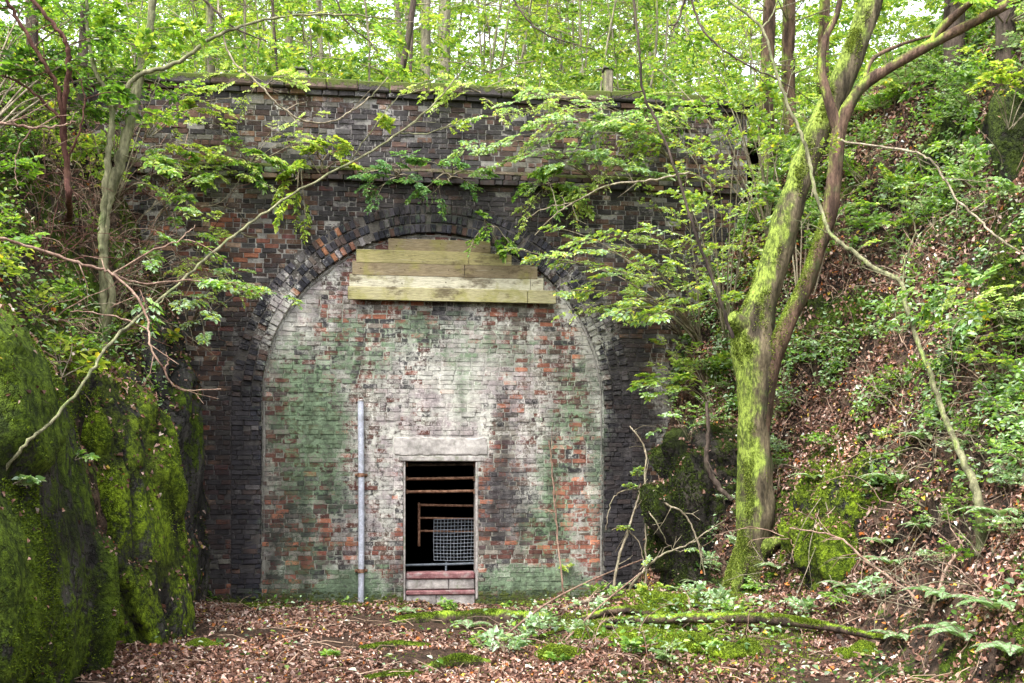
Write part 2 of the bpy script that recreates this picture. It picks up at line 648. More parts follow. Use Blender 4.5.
def plank_material():
    t = NT('mossy_plank')
    base = t.attr('Col').outputs['Color']
    n1 = t.noise(3.2, 5, .6)
    n2 = t.noise(6, 5, .7, t.stretch(.6, .6, 9))
    n3 = t.noise(30, 4, .7, t.stretch(.35, .35, 6))
    c = t.scale(base, t.mr(n3, .3, .7, .5, 1.4))
    c = t.mix(t.math('MULTIPLY', t.ss(n1, .49, .64), .55), c, (.23, .22, .05))
    c = t.mix(t.math('MULTIPLY', t.ss(t.noise(2.3, 5, .7, t.stretch(1, 1, 2.5)), .49, .64), .8), c, (.07, .05, .028))
    c = t.mix(t.math('MULTIPLY', t.ss(n2, .55, .75), .5), c, (.45, .42, .34))
    return t.finish(c, .88, t.bump(t.math('ADD', n2, n3), .5, .012), spec=.2)


M_PLANK = plank_material()

# ------------------------------------------------------------------ the portal frame
TH = math.radians(6.5)
WO = P(436, 600, 14.2)
WO[2] = 0.0
EU = A([math.cos(TH), math.sin(TH), 0])
EV = A([math.sin(TH), -math.cos(TH), 0])      # towards the camera


def W(u, v, z):
    u, v, z = np.broadcast_arrays(np.asarray(u, float), np.asarray(v, float), np.asarray(z, float))
    return WO + u[..., None] * EU + v[..., None] * EV + z[..., None] * A([0, 0, 1.])


def WF(V):
    return W(V[:, 0], V[:, 1], V[:, 2])


def wall_px(u, z):
    p = W(u, 0, z)
    return 512 + F_PX * p[..., 0] / p[..., 1], HOR - F_PX * (p[..., 2] - CAM[2]) / p[..., 1]


def wall_uz(px, py, v=0.0):
    d = A([(px - 512) / F_PX, 1, -(py - HOR) / F_PX])
    o = WO + EV * v
    t = np.dot(o - CAM, EV) / np.dot(d, EV)
    p = CAM + d * t
    return float(np.dot(p - WO, EU)), float(p[2])


SPOTS = dict(
    white=[(625, 410, 14, 40, .22), (655, 420, 14, 60, .35), (458, 400, 26, 60, .75), (425, 410, 55, 70, .42), (330, 430, 35, 90, .42), (288, 320, 26, 30, .6), (592, 330, 18, 45, .55),
           (600, 440, 12, 90, .45), (470, 350, 18, 50, .5), (400, 380, 14, 60, .4), (352, 588, 26, 14, 1.1), (530, 577, 36, 10, 1.05), (385, 480, 26, 60, .55), (510, 360, 40, 40, .35), (540, 420, 30, 90, .3),
           (440, 447, 50, 8, .4), (520, 480, 30, 40, .3), (300, 265, 14, 14, .4), (665, 400, 14, 50, .5), (560, 480, 20, 60, .3), (345, 350, 40, 30, .35),
           (285, 570, 6, 40, .5), (250, 330, 20, 20, .3), (390, 140, 40, 20, .25), (240, 180, 40, 20, .25), (300, 120, 60, 30, .25), (620, 200, 40, 30, .2)],
    green=[(310, 440, 34, 70, .8), (300, 550, 34, 50, .62), (345, 360, 40, 40, .55), (410, 330, 40, 25, .5), (500, 340, 40, 30, .4), (556, 500, 18, 70, .55),
           (350, 585, 30, 16, .75), (530, 577, 40, 12, .8), (575, 400, 20, 50, .5), (430, 215, 60, 14, .5), (280, 380, 16, 40, .5), (540, 530, 20, 40, .6),
           (600, 470, 10, 90, .6), (500, 585, 90, 14, .6), (250, 160, 60, 16, .35), (460, 360, 10, 60, .5)],
    dark=[(228, 470, 30, 130, .74), (628, 500, 20, 130, 1.15), (628, 380, 18, 60, .9), (240, 330, 14, 40, .55), (430, 200, 120, 22, .6), (400, 140, 130, 30, .5),
          (505, 500, 26, 50, .6), (290, 540, 40, 60, .5), (440, 320, 25, 30, .3), (210, 560, 30, 40, .6), (505, 420, 16, 30, .35), (600, 285, 16, 40, .6),
          (540, 215, 50, 22, .6), (270, 260, 14, 30, .4), (470, 92, 200, 8, .2), (640, 180, 60, 30, .4), (355, 480, 8, 90, .3), (395, 560, 8, 30, .5)],
    orange=[(300, 545, 30, 55, .33), (580, 545, 22, 45, .85), (484, 480, 8, 30, .8), (400, 545, 7, 30, .9), (425, 297, 60, 12, .5), (310, 290, 16, 16, .5),
            (480, 555, 10, 40, .6), (585, 465, 20, 40, .35), (290, 590, 40, 10, .6), (410, 420, 50, 50, .12), (560, 340, 40, 50, .25), (345, 310, 30, 30, .4), (540, 500, 30, 30, .2)],
)


def spot(kind, px, py):
    out = np.zeros_like(px, dtype=float)
    for x, y, sx, sy, a in SPOTS[kind]:
        out = np.maximum(out, a * np.exp(-.5 * ((px - x) / sx) ** 2 - .5 * ((py - y) / sy) ** 2)) + 0.25 * a * np.exp(-.5 * ((px - x) / sx) ** 2 - .5 * ((py - y) / sy) ** 2)
    return out


def masks(u, z, moss=0.0):
    px, py = wall_px(u, z)
    px = px + 7 * fbm(np.stack([u, z, 0 * u], -1).reshape(-1, 3), 1.5, 3, 3).reshape(u.shape)
    foot = sstep(.34, .0, z) * .95
    rr_ = np.where(z < ZC, np.abs(u), np.hypot(u, np.maximum(z - ZC, 0)))
    inner = sstep(RIN + .05, RIN - .1, rr_)
    band = (rr_ < RIN + .01) * .42 * np.exp(-((rr_ - RIN + .09) / .09) ** 2) * sstep(2.5, 3.2, z) * sstep(5.0, 4.5, z) + .22 * np.exp(-((rr_ - RIN + .03) / .035) ** 2)
    return np.stack([spot('white', px, py) * 1.02 + inner * .16 + band + .03, spot('green', px, py) * 1.0 + foot * .5, spot('dark', px, py) + foot * .15, foot * .72 + moss], -1)


PAL_IN = [(.115, .052, .042, 3), (.15, .07, .052, 3), (.095, .065, .052, 3), (.15, .13, .11, 2), (.21, .19, .16, 1.5), (.055, .052, .053, 2.5), (.08, .055, .055, 2.5)]
PAL_OR = [(.30, .12, .075, 3), (.22, .09, .06, 3), (.20, .075, .055, 3), (.46, .19, .11, 1)]
PAL_SP = [(.056, .039, .034, 4), (.038, .034, .034, 4), (.082, .049, .039, 3.5), (.112, .066, .047, 2.5), (.135, .125, .105, 1.6), (.060, .056, .055, 3), (.17, .10, .065, .8)]
PAL_RING = [(.030, .030, .038, 5), (.05, .046, .055, 3), (.08, .055, .048, 1.5), (.11, .065, .05, .4), (.12, .11, .11, .6)]


def batch(pal, uc, zc, sd, jit=.2, mixr=.6):
    pal = A(sorted(pal, key=lambda q: sum(q[:3])))
    cw = np.cumsum(pal[:, 3]) / pal[:, 3].sum()
    f = fbm(np.stack([uc, zc * 1.6, 0 * uc], 1), .9, 3, sd) * 1.6
    x = np.clip(.5 + .5 * f * (1 - mixr) * 2 + (rng.random(len(uc)) - .5) * mixr * 1.7, 0, .9999)
    i = np.searchsorted(cw, x)
    return pal[np.clip(i, 0, len(pal) - 1), :3] * (1 + rng.normal(0, jit, (len(uc), 1))).clip(.5, 1.6)


def brick_cols(uc, zc, kind):
    px, py = wall_px(uc, zc)
    n = len(uc)
    if kind == 'in':
        c = batch(PAL_IN, uc, zc, 301)
        o = rng.random(n) < spot('orange', px, py) * .7 + .02
        c[o] = pick(PAL_OR, int(o.sum()), .2)
    elif kind == 'ring':
        c = pick(PAL_RING, n, .2)
        tan = rng.random(n) < .55 * np.exp(-.5 * ((px - 340) / 22) ** 2 - .5 * ((py - 255) / 18) ** 2)
        c[tan] = pick([(.22, .10, .055), (.16, .075, .05), (.25, .2, .17)], int(tan.sum()))
    else:
        c = batch(PAL_SP, uc, zc, 305, .22)
        redz = np.exp(-.5 * ((px - 235) / 50) ** 2 - .5 * ((py - 260) / 45) ** 2) * .35 + .35 * np.exp(-.5 * ((px - 230) / 14) ** 2 - .5 * ((py - 360) / 20) ** 2) + .45 * np.exp(-.5 * ((px - 230) / 25) ** 2 - .5 * ((py - 520) / 60) ** 2)
        o = rng.random(n) < redz
        c[o] = pick([(.17, .07, .05), (.13, .055, .05), (.22, .15, .11), (.25, .10, .06)], int(o.sum()))
    return c


def put_bricks(geo, Q, v, depth, kind, gap=.0045, rough=.006, spall=.03):
    """Q: (N,4,2) corners (u,z) ccw as seen from the front; v front offset"""
    N = len(Q)
    c = Q.mean(1)
    e = norm(c[:, None] - Q)
    Q1 = Q + e * (gap * 1.4) + rng.normal(0, .0022, Q.shape)      # outer outline
    Q2 = Q1 + e * .009                                             # front face
    dv = rng.normal(0, rough, N)
    sp = rng.random(N) < spall
    dv[sp] -= rng.uniform(.015, .045, int(sp.sum()))
    tilt = rng.normal(0, rough * .5, (N, 4))
    front = v + dv[:, None] + tilt
    rounded = rng.uniform(.004, .012, (N, 1))
    V = np.concatenate([W(Q2[..., 0], front, Q2[..., 1]), W(Q1[..., 0], front - rounded, Q1[..., 1]),
                        W(Q1[..., 0], np.full((N, 4), v - depth), Q1[..., 1])], 1)
    uu = np.concatenate([Q2, Q1, Q1], 1)
    i = np.arange(N)[:, None] * 12
    fs = [i + A([0, 1, 2, 3])]
    for k in range(4):
        j = (k + 1) % 4
        fs.append(i + A([k, 4 + k, 4 + j, j]))
        fs.append(i + A([4 + k, 8 + k, 8 + j, 4 + j]))
    col = brick_cols(c[:, 0], c[:, 1], kind)
    col[sp] *= 1.25
    m = masks(uu[..., 0], uu[..., 1])
    pm = rng.normal(0, .10, (N, 1, 3))
    m[..., :3] += pm
    geo.add(V.reshape(-1, 3), np.concatenate(fs), np.repeat(col, 12, 0), m.reshape(-1, 4))


def mortar(geo, u0, u1, z0, z1, v, keep, col=(.17, .155, .135), step=.06):
    nu, nz = int((u1 - u0) / step) + 2, int((z1 - z0) / step) + 2
    U, Z = np.meshgrid(np.linspace(u0, u1, nu), np.linspace(z0, z1, nz), indexing='ij')
    Fq = grid_faces(nu, nz)
    uc, zc = U.ravel()[Fq].mean(1), Z.ravel()[Fq].mean(1)
    Fq = Fq[keep(uc, zc)]
    V = W(U.ravel(), v + .003 * fbm(np.stack([U.ravel(), Z.ravel(), 0 * U.ravel()], 1), 5, 3), Z.ravel())
    m = masks(U.ravel(), Z.ravel())
    m[:, 0] += .1
    cc = A(col) * (1 + .3 * fbm(np.stack([U.ravel(), Z.ravel(), 0 * U.ravel()], 1), 3, 3, 9))[:, None]
    geo.add(V, Fq, cc, m)


def courses(intervals, z0, z1, head=.35, ch=.075):
    """bricks as quads; intervals(zmid)->list of (u0,u1)"""
    Q = []
    n = int(round((z1 - z0) / ch))
    for i in range(n):
        za, zb = z0 + i * ch, z0 + (i + 1) * ch
        for a, b in intervals((za + zb) / 2):
            if b - a < .03:
                continue
            u = a - (random.random() * .2)
            while u < b:
                L = (.1125 if random.random() < head else .225) * (.93 if ch < .07 else 1)
                s, e = max(u, a), min(u + L, b)
                if e - s > .028:
                    Q.append([(s, za), (e, za), (e, zb), (s, zb)])
                u += L
    return A(Q)


RIN, ZC = 2.44, 2.80
ROUT = RIN + .41
UL, UR = -6.2, 4.6
ZSTR = 6.02
DU0, DZ0 = wall_uz(405.5, 461)
DU1, _ = wall_uz(476, 461)
DU1 += .0
LU0, LZ0 = wall_uz(393, 456)
LU1, LZ1 = wall_uz(489, 436)
VIN = -.07

root = thing('tunnel_portal', 'bricked up railway tunnel mouth with round arch, sooty dark brickwork and a small doorway', 'tunnel portal', WO)


def out_iv(R):
    def f(z):
        if z < ZC:
            return [(UL, -R), (R, UR)]
        if z < ZC + R:
            x = math.sqrt(R * R - (z - ZC) ** 2)
            return [(UL, -x), (x, UR)]
        return [(UL, UR)]
    return f


def in_iv(z):
    if z < ZC:
        a, b = -RIN, RIN
    elif z < ZC + RIN:
        x = math.sqrt(RIN ** 2 - (z - ZC) ** 2)
        a, b = -x, x
    else:
        return []
    if LZ0 < z < LZ1:
        return [(a, LU0), (LU1, b)]
    if z <= LZ0:
        return [(a, DU0 - .026), (DU1 + .034, b)]
    return [(a, b)]


# spandrel wall and pilaster below the string course
g = Geo()
Q = courses(out_iv(ROUT), -.15, 5.922, .4, .069)
put_bricks(g, Q, 0.0, .06, 'sp', gap=.0058, rough=.0045, spall=.04)
mortar(g, UL, UR, -.2, 6.1, -.0115, lambda u, z: np.where(z < ZC, np.abs(u) > RIN + .12, np.hypot(u, np.maximum(z - ZC, 0)) > RIN + .12), (.25, .235, .215))
build('spandrel_wall', g, M_BRICK, root)
# parapet above the string course
g = Geo()
Q = courses(lambda z: [(UL, UR)], 6.15, 7.125, .4)
put_bricks(g, Q, -.02, .06, 'sp', gap=.0058, rough=.0045, spall=.04)
mortar(g, UL, UR, 6.1, 7.2, -.0315, lambda u, z: u > -99, (.25, .235, .215))
build('parapet', g, M_BRICK, root)
# string course: two projecting courses with a moss grown top
g = Geo()
Q = courses(lambda z: [(UL, UR)], 5.925, 6.075, .3)
put_bricks(g, Q, .085, .2, 'sp', rough=.008, spall=.05)
g.m[-1] = g.m[-1] + A([0, .25, .1, .22])
n = 260
U = np.linspace(UL, UR, n)
prof = [(-.03, 6.15), (.03, 6.12), (.082, 6.085), (.08, 6.07)]
VV, MM = [], []
for k, (v, z) in enumerate(prof):
    VV.append(W(U, v + .012 * fbm(np.stack([U, 0 * U + k, 0 * U], 1), 4, 3), z + .03 * fbm(np.stack([U, 0 * U + k, 0 * U], 1), 3, 4, 4)))
V = np.stack(VV, 0).reshape(-1, 3)
mm = np.zeros((len(V), 4)); mm[:, 3] = .75 + .5 * fbm(V, 1.3, 3, 8); mm[:, 2] = .3
g.add(V, grid_faces(4, n)[:, ::-1], (.09, .07, .05), mm)
build('string_course', g, M_BRICK, root)
# coping
g = Geo()
Q = courses(lambda z: [(UL, UR)], 7.125, 7.2, 0.0)
put_bricks(g, Q, .035, .1, 'sp', rough=.006, spall=.03)
u = UL
while u < UR:
    L = random.uniform(.42, .62)
    dz, dv = random.uniform(-.012, .012), random.uniform(-.012, .012)
    g2 = Geo()
    box(g2, (u + .004, -.42, 7.202 + dz), (u + L - .004, .085 + dv, 7.345 + dz), None, .018)
    V = g2.arr()
    V[:, 1] += .012 * fbm(V, 3, 3, 2)
    m = masks(V[:, 0], V[:, 2])
    m[:, 3] = np.where(V[:, 2] > 7.3, .95, .38) + .3 * fbm(V, 2, 3, 6)
    m[:, 2] += .15
    f0 = g.n
    g.add(WF(V), g2.f[0], np.broadcast_to(pick([(.10, .07, .06), (.13, .09, .075), (.07, .06, .06)], 1), (len(V), 3)), m)
    g.f.append(g2.f[1] + f0)
    u += L
build('coping', g, M_BRICK, root)
# arch rings and jambs
g = Geo()
for k in range(3):
    r0 = RIN + k * .137
    r1 = r0 + .132
    nb = int(math.pi * (r0 + r1) / 2 / .074)
    t = np.linspace(math.pi, 0, nb + 1)
    qs = []
    for a, b in zip(t[:-1], t[1:]):
        m_ = (a + b) / 2
        px_, py_ = wall_px(A(math.cos(m_) * r0), A(ZC + math.sin(m_) * r0))
        if k == 1 and random.random() < .04:
            continue
        if k == 0 and random.random() < .06:
            continue
        qs.append([(math.cos(x) * r, ZC + math.sin(x) * r) for x, r in ((a, r0), (b, r0), (b, r1), (a, r1))])
    put_bricks(g, A(qs), .012 - .004 * k, .16, 'ring', gap=.006, rough=.012, spall=.07)
for s in (-1, 1):
    lo, hi = (RIN, ROUT) if s > 0 else (-ROUT, -RIN)
    Q = courses(lambda z: [(lo, hi)], -.15, ZC - .005, .3, .069)
    put_bricks(g, Q, .008, .16, 'ring', rough=.008, spall=.04)
mortar(g, -ROUT - .05, ROUT + .05, -.2, ZC + ROUT + .05, -.01,
       lambda u, z: np.where(z < ZC, (np.abs(u) > RIN + .02) & (np.abs(u) < ROUT + .02), (np.hypot(u, np.maximum(z - ZC, 0)) > RIN + .02) & (np.hypot(u, np.maximum(z - ZC, 0)) < ROUT + .02)), (.10, .09, .08), step=.04)
build('arch_ring', g, M_BRICK, root)
# infill wall
g = Geo()
Q = courses(in_iv, -.15, 5.262, .3, .066)
put_bricks(g, Q, VIN, .05, 'in', gap=.0052, rough=.0035, spall=.025)


def keep_in(u, z):
    ok = np.where(z < ZC, np.abs(u) < RIN + .1, np.hypot(u, np.maximum(z - ZC, 0)) < RIN + .1)
    door = (u > DU0 - .015) & (u < DU1 + .015) & (z < DZ0 + .05)
    return ok & ~door


mortar(g, -RIN - .12, RIN + .12, -.2, 5.4, VIN - .0065, keep_in, (.25, .24, .20), step=.05)
# crumbled cement fillet where the infill meets the arch
t = np.concatenate([np.stack([np.full(40, -RIN + .03), np.linspace(.3, ZC, 40)], 1),
                    np.stack([np.cos(np.linspace(math.pi, 0, 120)) * (RIN - .03), ZC + np.sin(np.linspace(math.pi, 0, 120)) * (RIN - .03)], 1),
                    np.stack([np.full(40, RIN - .03), np.linspace(ZC, .3, 40)], 1)])
rr = .004 + .03 * np.clip(fbm(np.stack([t[:, 0], t[:, 1], 0 * t[:, 0]], 1), 1.8, 4, 12) + .25, 0, 1)
pts = W(t[:, 0], VIN + .0, t[:, 1])
V0 = g.n
tube(g, pts, rr, 7, (.20, .19, .17), (.3, .3, .2, 0), rough=.6, rf=9)
infill = build('infill_wall', g, M_BRICK, root)
# lintel and door frame
g = Geo()
ug = np.linspace(LU0, LU1, 60); zg = np.linspace(LZ0, LZ1 - .01, 16)
U_, Z_ = np.meshgrid(ug, zg, indexing='ij')
e_ = np.minimum(np.minimum(U_ - LU0, LU1 - U_), np.minimum(Z_ - LZ0, LZ1 - .01 - Z_))
pq = np.stack([U_.ravel(), Z_.ravel(), 0 * U_.ravel()], 1)
vv_ = VIN + .010 + .007 * fbm(pq, 6, 4, 44).reshape(U_.shape) - .05 * np.clip(.022 + .02 * fbm(pq, 9, 3, 45).reshape(U_.shape) - e_, 0, .04) / .03
g.add(W(U_.ravel(), vv_.ravel(), Z_.ravel() + .006 * fbm(pq, 4, 3, 46)), grid_faces(60, 16))
build('lintel', g, M_CONCPALE, infill)
g = Geo()
box(g, (DU0 - .028, VIN - .36, 0), (DU0, VIN + .004, DZ0), WF, .008)
box(g, (DU1, VIN - .36, 0), (DU1 + .036, VIN + .004, DZ0), WF, .008)
box(g, (DU0 - .09, VIN - .36, DZ0 + .001), (DU1 + .12, VIN + .016, LZ0 - .004), WF, .008)
build('door_frame', g, M_CONC, infill)
# tunnel lining behind
g = Geo()
t = np.linspace(-.15 * math.pi, 1.15 * math.pi, 40)
prof = [(math.cos(a) * 2.5, 2.6 + math.sin(a) * 2.5) for a in t]
prof = [(max(-2.5, min(2.5, x)), z) for x, z in prof]
prof = [(2.5, -.1)] + prof[6:-6] + [(-2.5, -.1), (2.5, -.1)]
prof = A(prof)
dep = A([-.47, -6, -14, -26])
V = np.stack([W(prof[:, 0], d, prof[:, 1]) for d in dep])
nn = len(prof)
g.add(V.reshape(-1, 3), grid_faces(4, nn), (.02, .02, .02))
cen = W(0, -26, 2.)
vv = np.vstack([V[-1], cen[None]])
k = np.arange(nn - 1)
g.add(vv, np.stack([k, k + 1, np.full(nn - 1, nn)], 1), (.02, .02, .02))
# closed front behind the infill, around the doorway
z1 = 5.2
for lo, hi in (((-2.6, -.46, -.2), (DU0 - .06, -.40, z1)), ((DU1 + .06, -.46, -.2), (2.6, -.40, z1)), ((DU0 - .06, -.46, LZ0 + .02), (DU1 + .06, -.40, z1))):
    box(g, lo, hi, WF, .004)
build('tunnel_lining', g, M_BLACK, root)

# ------------------------------------------------------------------ boards, pipe, doorway fittings
bt = thing('timber_boarding', 'five weathered mossy boards stepped across the top of the arch infill', 'boarding', W(*[A(x) for x in (*wall_uz(452, 301)[:1], VIN + .05, wall_uz(452, 301)[1])]))
rows = [(388, 491, 239.5, 250.5), (356, 512, 251, 262.5), (352, 538, 263, 275), (349, 544, 275.5, 287.5), (347.5, 556.5, 288, 301)]
for k, (x0, x1, y0, y1) in enumerate(rows):
    ua, za = wall_uz(x0, y1 + (0 if k < 4 else -1.5), VIN + .15)
    ub, zb = wall_uz(x1, y0 + (x1 - 450) * .015, VIN + .15)
    g = Geo()
    cuts = [ua]
    nb = [1, 2, 2, 2, 2][k]
    for j in range(nb - 1):
        cuts.append(ua + (ub - ua) * [0, .72, .6, .93, .86][k])
    cuts.append(ub)
    for a, b in zip(cuts[:-1], cuts[1:]):
        dz = random.uniform(-.004, .004)
        g2 = Geo()
        box(g2, (a + .003, VIN + .098 + .003 * (k % 3), za + .010 + dz), (b - .003, VIN + .118 + .005 * ((k * 2) % 3), zb - .010 + dz), None, .007)
        V = g2.arr()
        cc = A([(.20, .155, .09), (.30, .26, .12), (.21, .165, .10), (.46, .43, .32), (.33, .30, .17)][k]) * random.uniform(.85, 1.1)
        if k == 1 and b == ub:      # rotten end
            V[:, 2] -= np.where(V[:, 0] > b - .05, .03, 0) * np.where(V[:, 2] > (za + zb) / 2, 1, 0)
        n0 = g.n
        g.add(WF(V), g2.f[0], cc)
        g.f.append(g2.f[1] + n0)
    # nail heads
    for uu in np.arange(ua + .12, ub - .05, .62):
        c = W(uu, VIN + .124, (za + zb) / 2 + random.uniform(-.03, .03))
        tube(g, A([c - EV * .004, c + EV * .003]), [.009, .008], 6, (.05, .03, .02))
    build('plank', g, M_PLANK, bt)

ua, za = wall_uz(361, 401, VIN + .07)
pr = thing('grey_pipe', 'pale grey vertical pipe fixed to the wall left of the doorway', 'pipe', W(A(ua), A(VIN + .07), A(0.)))
g = Geo()
zs = np.linspace(-.12, za, 24)
tube(g, W(ua + .006 * np.sin(zs * 1.3), VIN + .07, zs), .043, 16)
build('pipe_body', g, M_PIPE, pr, smooth=True)
g = Geo()
tube(g, W(ua, VIN + .07, np.linspace(za - .004, za + .018, 4)), [.047, .048, .048, .03], 16)
build('cap', g, M_CONC, pr)
for zz in (wall_uz(361, 475)[1], wall_uz(361, 571)[1]):
    g = Geo()
    tube(g, W(ua, VIN + .07, np.linspace(zz - .025, zz + .025, 3)), .051, 14)
    box(g, (ua - .09, VIN + .0, zz - .02), (ua + .09, VIN + .03, zz + .02), WF, .004)
    for sx in (-.07, .07):
        cb = W(ua + sx, VIN + .035, zz)
        tube(g, A([cb - EV * .01, cb + EV * .012]), [.012, .012], 6)
    build('clip', g, M_RUST, pr)

# the two slabs that close the foot of the doorway
for nm, ys, lab in (('upper', (572.5, 579.5, 590), 'upper concrete slab with worn red rail across the foot of the doorway'),
                    ('lower', (590.5, 595, 607), 'lower concrete slab with thin red edge at the bottom of the doorway')):
    _, zt = wall_uz(440, ys[0], VIN)
    _, zm = wall_uz(440, ys[1], VIN)
    _, zb = wall_uz(440, ys[2], VIN)
    if nm == 'lower':
        zb = -.1
    r = thing('concrete_step', lab, 'step', W(A((DU0 + DU1) / 2), A(VIN - .1), A(max(zb, 0.))))
    g = Geo()
    u = DU0 + .004
    vf = VIN - .06 if nm == 'upper' else VIN - .03
    wds = [.44, .58] if nm == 'lower' else [.62, .42]
    for w_ in wds:
        e = min(u + w_, DU1 - .004)
        box(g, (u, VIN - .3, zb + .004), (e - .006, vf + random.uniform(-.006, .006), zm - .002), WF, .012)
        u = e
    build('slab', g, M_CONC, r)
    g = Geo()
    pts = W(np.linspace(DU0 + .004, DU1 - .004, 14), vf - .0, (zt + zm) / 2 + .006 * np.sin(np.linspace(0, 7, 14)))
    box(g, (DU0 + .004, VIN - .3, zm), (DU1 - .004, vf + .03, zt), WF, .02)
    build('red_edge', g, M_RED, r)


def bar(parent, name, x0, y0, x1, y1, v, r, mat, n=8):
    a, b = wall_uz(x0, y0, v), wall_uz(x1, y1, v)
    pts = np.stack([W(A(a[0] + (b[0] - a[0]) * t), A(v), A(a[1] + (b[1] - a[1]) * t + .0015 * math.sin(t * 9))) for t in np.linspace(0, 1, 8)])
    g = Geo()
    tube(g, pts, r, n)
    return build(name, g, mat, parent, smooth=True)


for y, lab, m in ((464.5, 'dark rusty bar right under the head of the doorway', M_DARKTWIG), (478.5, 'rusty bar across the doorway, second from its head', M_RUST), (491.5, 'reddish rusty bar across the doorway above the gate', M_RUST)):
    a = wall_uz(440, y, VIN - .2)
    r = thing('rusty_bar', lab, 'metal bar', W(A(a[0]), A(VIN - .2), A(a[1])), 'bars across the doorway')
    bar(r, 'rod', 401, y + .6, 480, y - .6, VIN - .2, .021, m)
    for xx in (407, 474):
        g = Geo()
        b_ = wall_uz(xx, y, VIN - .2)
        box(g, (b_[0] - .012, VIN - .235, b_[1] - .034), (b_[0] + .012, VIN - .165, b_[1] + .034), WF, .005)
        build('flange', g, M_RUST, r)
vg = VIN - .55
a = wall_uz(445, 575, vg)
gate = thing('mesh_gate', 'rusty tube gate with grey wire mesh panel inside the dark doorway', 'gate', W(A(a[0]), A(vg), A(0.0)))
bar(gate, 'frame_rail', 418, 505, 492, 506, vg, .018, M_RUST)
bar(gate, 'frame_rail', 418, 518, 492, 519, vg, .015, M_RUST)
bar(gate, 'frame_rail', 418, 531, 492, 532, vg, .015, M_RUST)
bar(gate, 'frame_rail', 400, 565.5, 492, 563, vg, .02, M_GALV)
bar(gate, 'frame_post', 419, 503, 419, 546, vg, .02, M_RUST)
bar(gate, 'frame_post', 446, 562, 446, 600, vg, .016, M_GALV)
bar(gate, 'frame_post', 482, 503, 482, 600, vg, .02, M_RUST)
bar(gate, 'frame_post', 402, 562, 402, 600, vg, .02, M_RUST)
g = Geo()
vm = vg + .05
m0, m1 = wall_uz(434, 560.5, vm), wall_uz(478, 519, vm)
for uu in np.linspace(m0[0], m1[0], 14):
    zz_ = np.linspace(m0[1], m1[1], 7)
    tube(g, W(uu + .006 * np.sin(zz_ * 6 + uu * 3), vm + .02 * np.sin(zz_ * 4 + uu * 5), zz_), .0045, 5)
for zz in np.linspace(m0[1], m1[1], 13):
    uu_ = np.linspace(m0[0], m1[0], 7)
    tube(g, W(uu_, vm + .006 + .02 * np.sin(zz * 4 + uu_ * 5), zz + .007 * np.sin(uu_ * 7 + zz * 4)), .0045, 5)
build('mesh_panel', g, M_GALV, gate)

M_LOG0 = bark_material('mossy_stone_cap', (.05, .045, .04), (.14, .13, .11), moss=.45, side=(0, 0, 1), mossc=((.05, .08, .008), (.16, .21, .03)))
# posts that rise behind the coping
for x, yt, w, lab in ((298, 68, .16, 'short mossy stone post on the wall top, left of the centre'), (617, 68, .13, 'short grey timber post on the wall top behind the green spray')):
    ua, _ = wall_uz(x, 85)
    zt = wall_uz(x, yt, -.5)[1]
    r = thing('fence_post', lab, 'post', W(A(ua), A(-.62), A(6.9)), 'stubs of fence posts on the wall top')
    g = Geo()
    box(g, (ua - w / 2, -.7, 6.8), (ua + w / 2, -.54, zt), WF, .02)
    build('shaft', g, M_FARBARK, r)
    g = Geo()
    box(g, (ua - w / 2 - .02, -.72, zt + .002), (ua + w / 2 + .02, -.52, zt + .04), WF, .012)
    build('cap', g, M_LOG0, r)


# ------------------------------------------------------------------ terrain
def ground_z(x, y):
    x, y = np.asarray(x, float), np.asarray(y, float)
    p = np.stack([x.ravel(), y.ravel(), 0 * x.ravel()], 1)
    z = .05 * fbm(p, .9, 4, 21) + .022 * fbm(p, 5, 4, 22)
    z = z.reshape(x.shape)
    z = z + .36 * np.exp(-((x - 1.5) / 1.0) ** 2 - ((y - 11.6) / 1.0) ** 2)
    lump = np.exp(-((x - 1.7) / 1.1) ** 2 - ((y - 10.6) / 1.4) ** 2)
    z = z + lump * (.10 * fbm(p, 2.6, 4, 23) + .05).reshape(x.shape)
    z = z + .12 * np.exp(-((x - 1.6) / 1.6) ** 2 - ((y - 9.6) / .9) ** 2)
    z = z + .42 * sstep(1.6, 3.4, x) * sstep(8, 12, y) + .10 * sstep(-3.0, -4.2, x)
    nw = sstep(13.0, 13.9, y) * sstep(2.2, 1.2, x)
    z = z * (1 - .8 * nw) - .10 * nw + .10 * np.exp(-((y - 14.15 - .115 * x) / .13) ** 2) * (np.abs(x + .58) > .62) * sstep(2.2, 1.2, x)
    z = z - .10 * np.exp(-((x - 1.0) / .9) ** 2 - ((y - 8.3) / .45) ** 2)
    return z


nx, ny = 190, 260
xs = np.linspace(-8, 8, nx)
ys = np.concatenate([np.linspace(-30, 5, 40, endpoint=False), np.linspace(5, 15.2, ny - 40)])
X, Y = np.meshgrid(xs, ys, indexing='ij')
GZ = ground_z(X, Y)
GV = np.stack([X, Y, GZ], -1).reshape(-1, 3)
GF = grid_faces(nx, ny)
mk = np.zeros((len(GV), 4))
xx, yy = GV[:, 0], GV[:, 1]
mk[:, 0] = np.clip(.85 * np.exp(-((xx - 1.6) / 1.05) ** 2 - ((yy - 10.7) / 1.5) ** 2) + .45 * np.exp(-((xx - 1.2) / 1.4) ** 2 - ((yy - 9.0) / .6) ** 2), 0, .9)
mk[:, 0] += .6 * np.exp(-((yy - 14.1 - .115 * xx) / .2) ** 2)
mk[:, 2] = np.clip(.35 * sstep(.1, .4, fbm(GV, 1.1, 4, 29)) + .9 * np.exp(-((xx - 1.0) / .9) ** 2 - ((yy - 8.3) / .4) ** 2), 0, 1)
GMASK = mk
g = Geo().add(GV, GF, (1, 1, 1), mk)
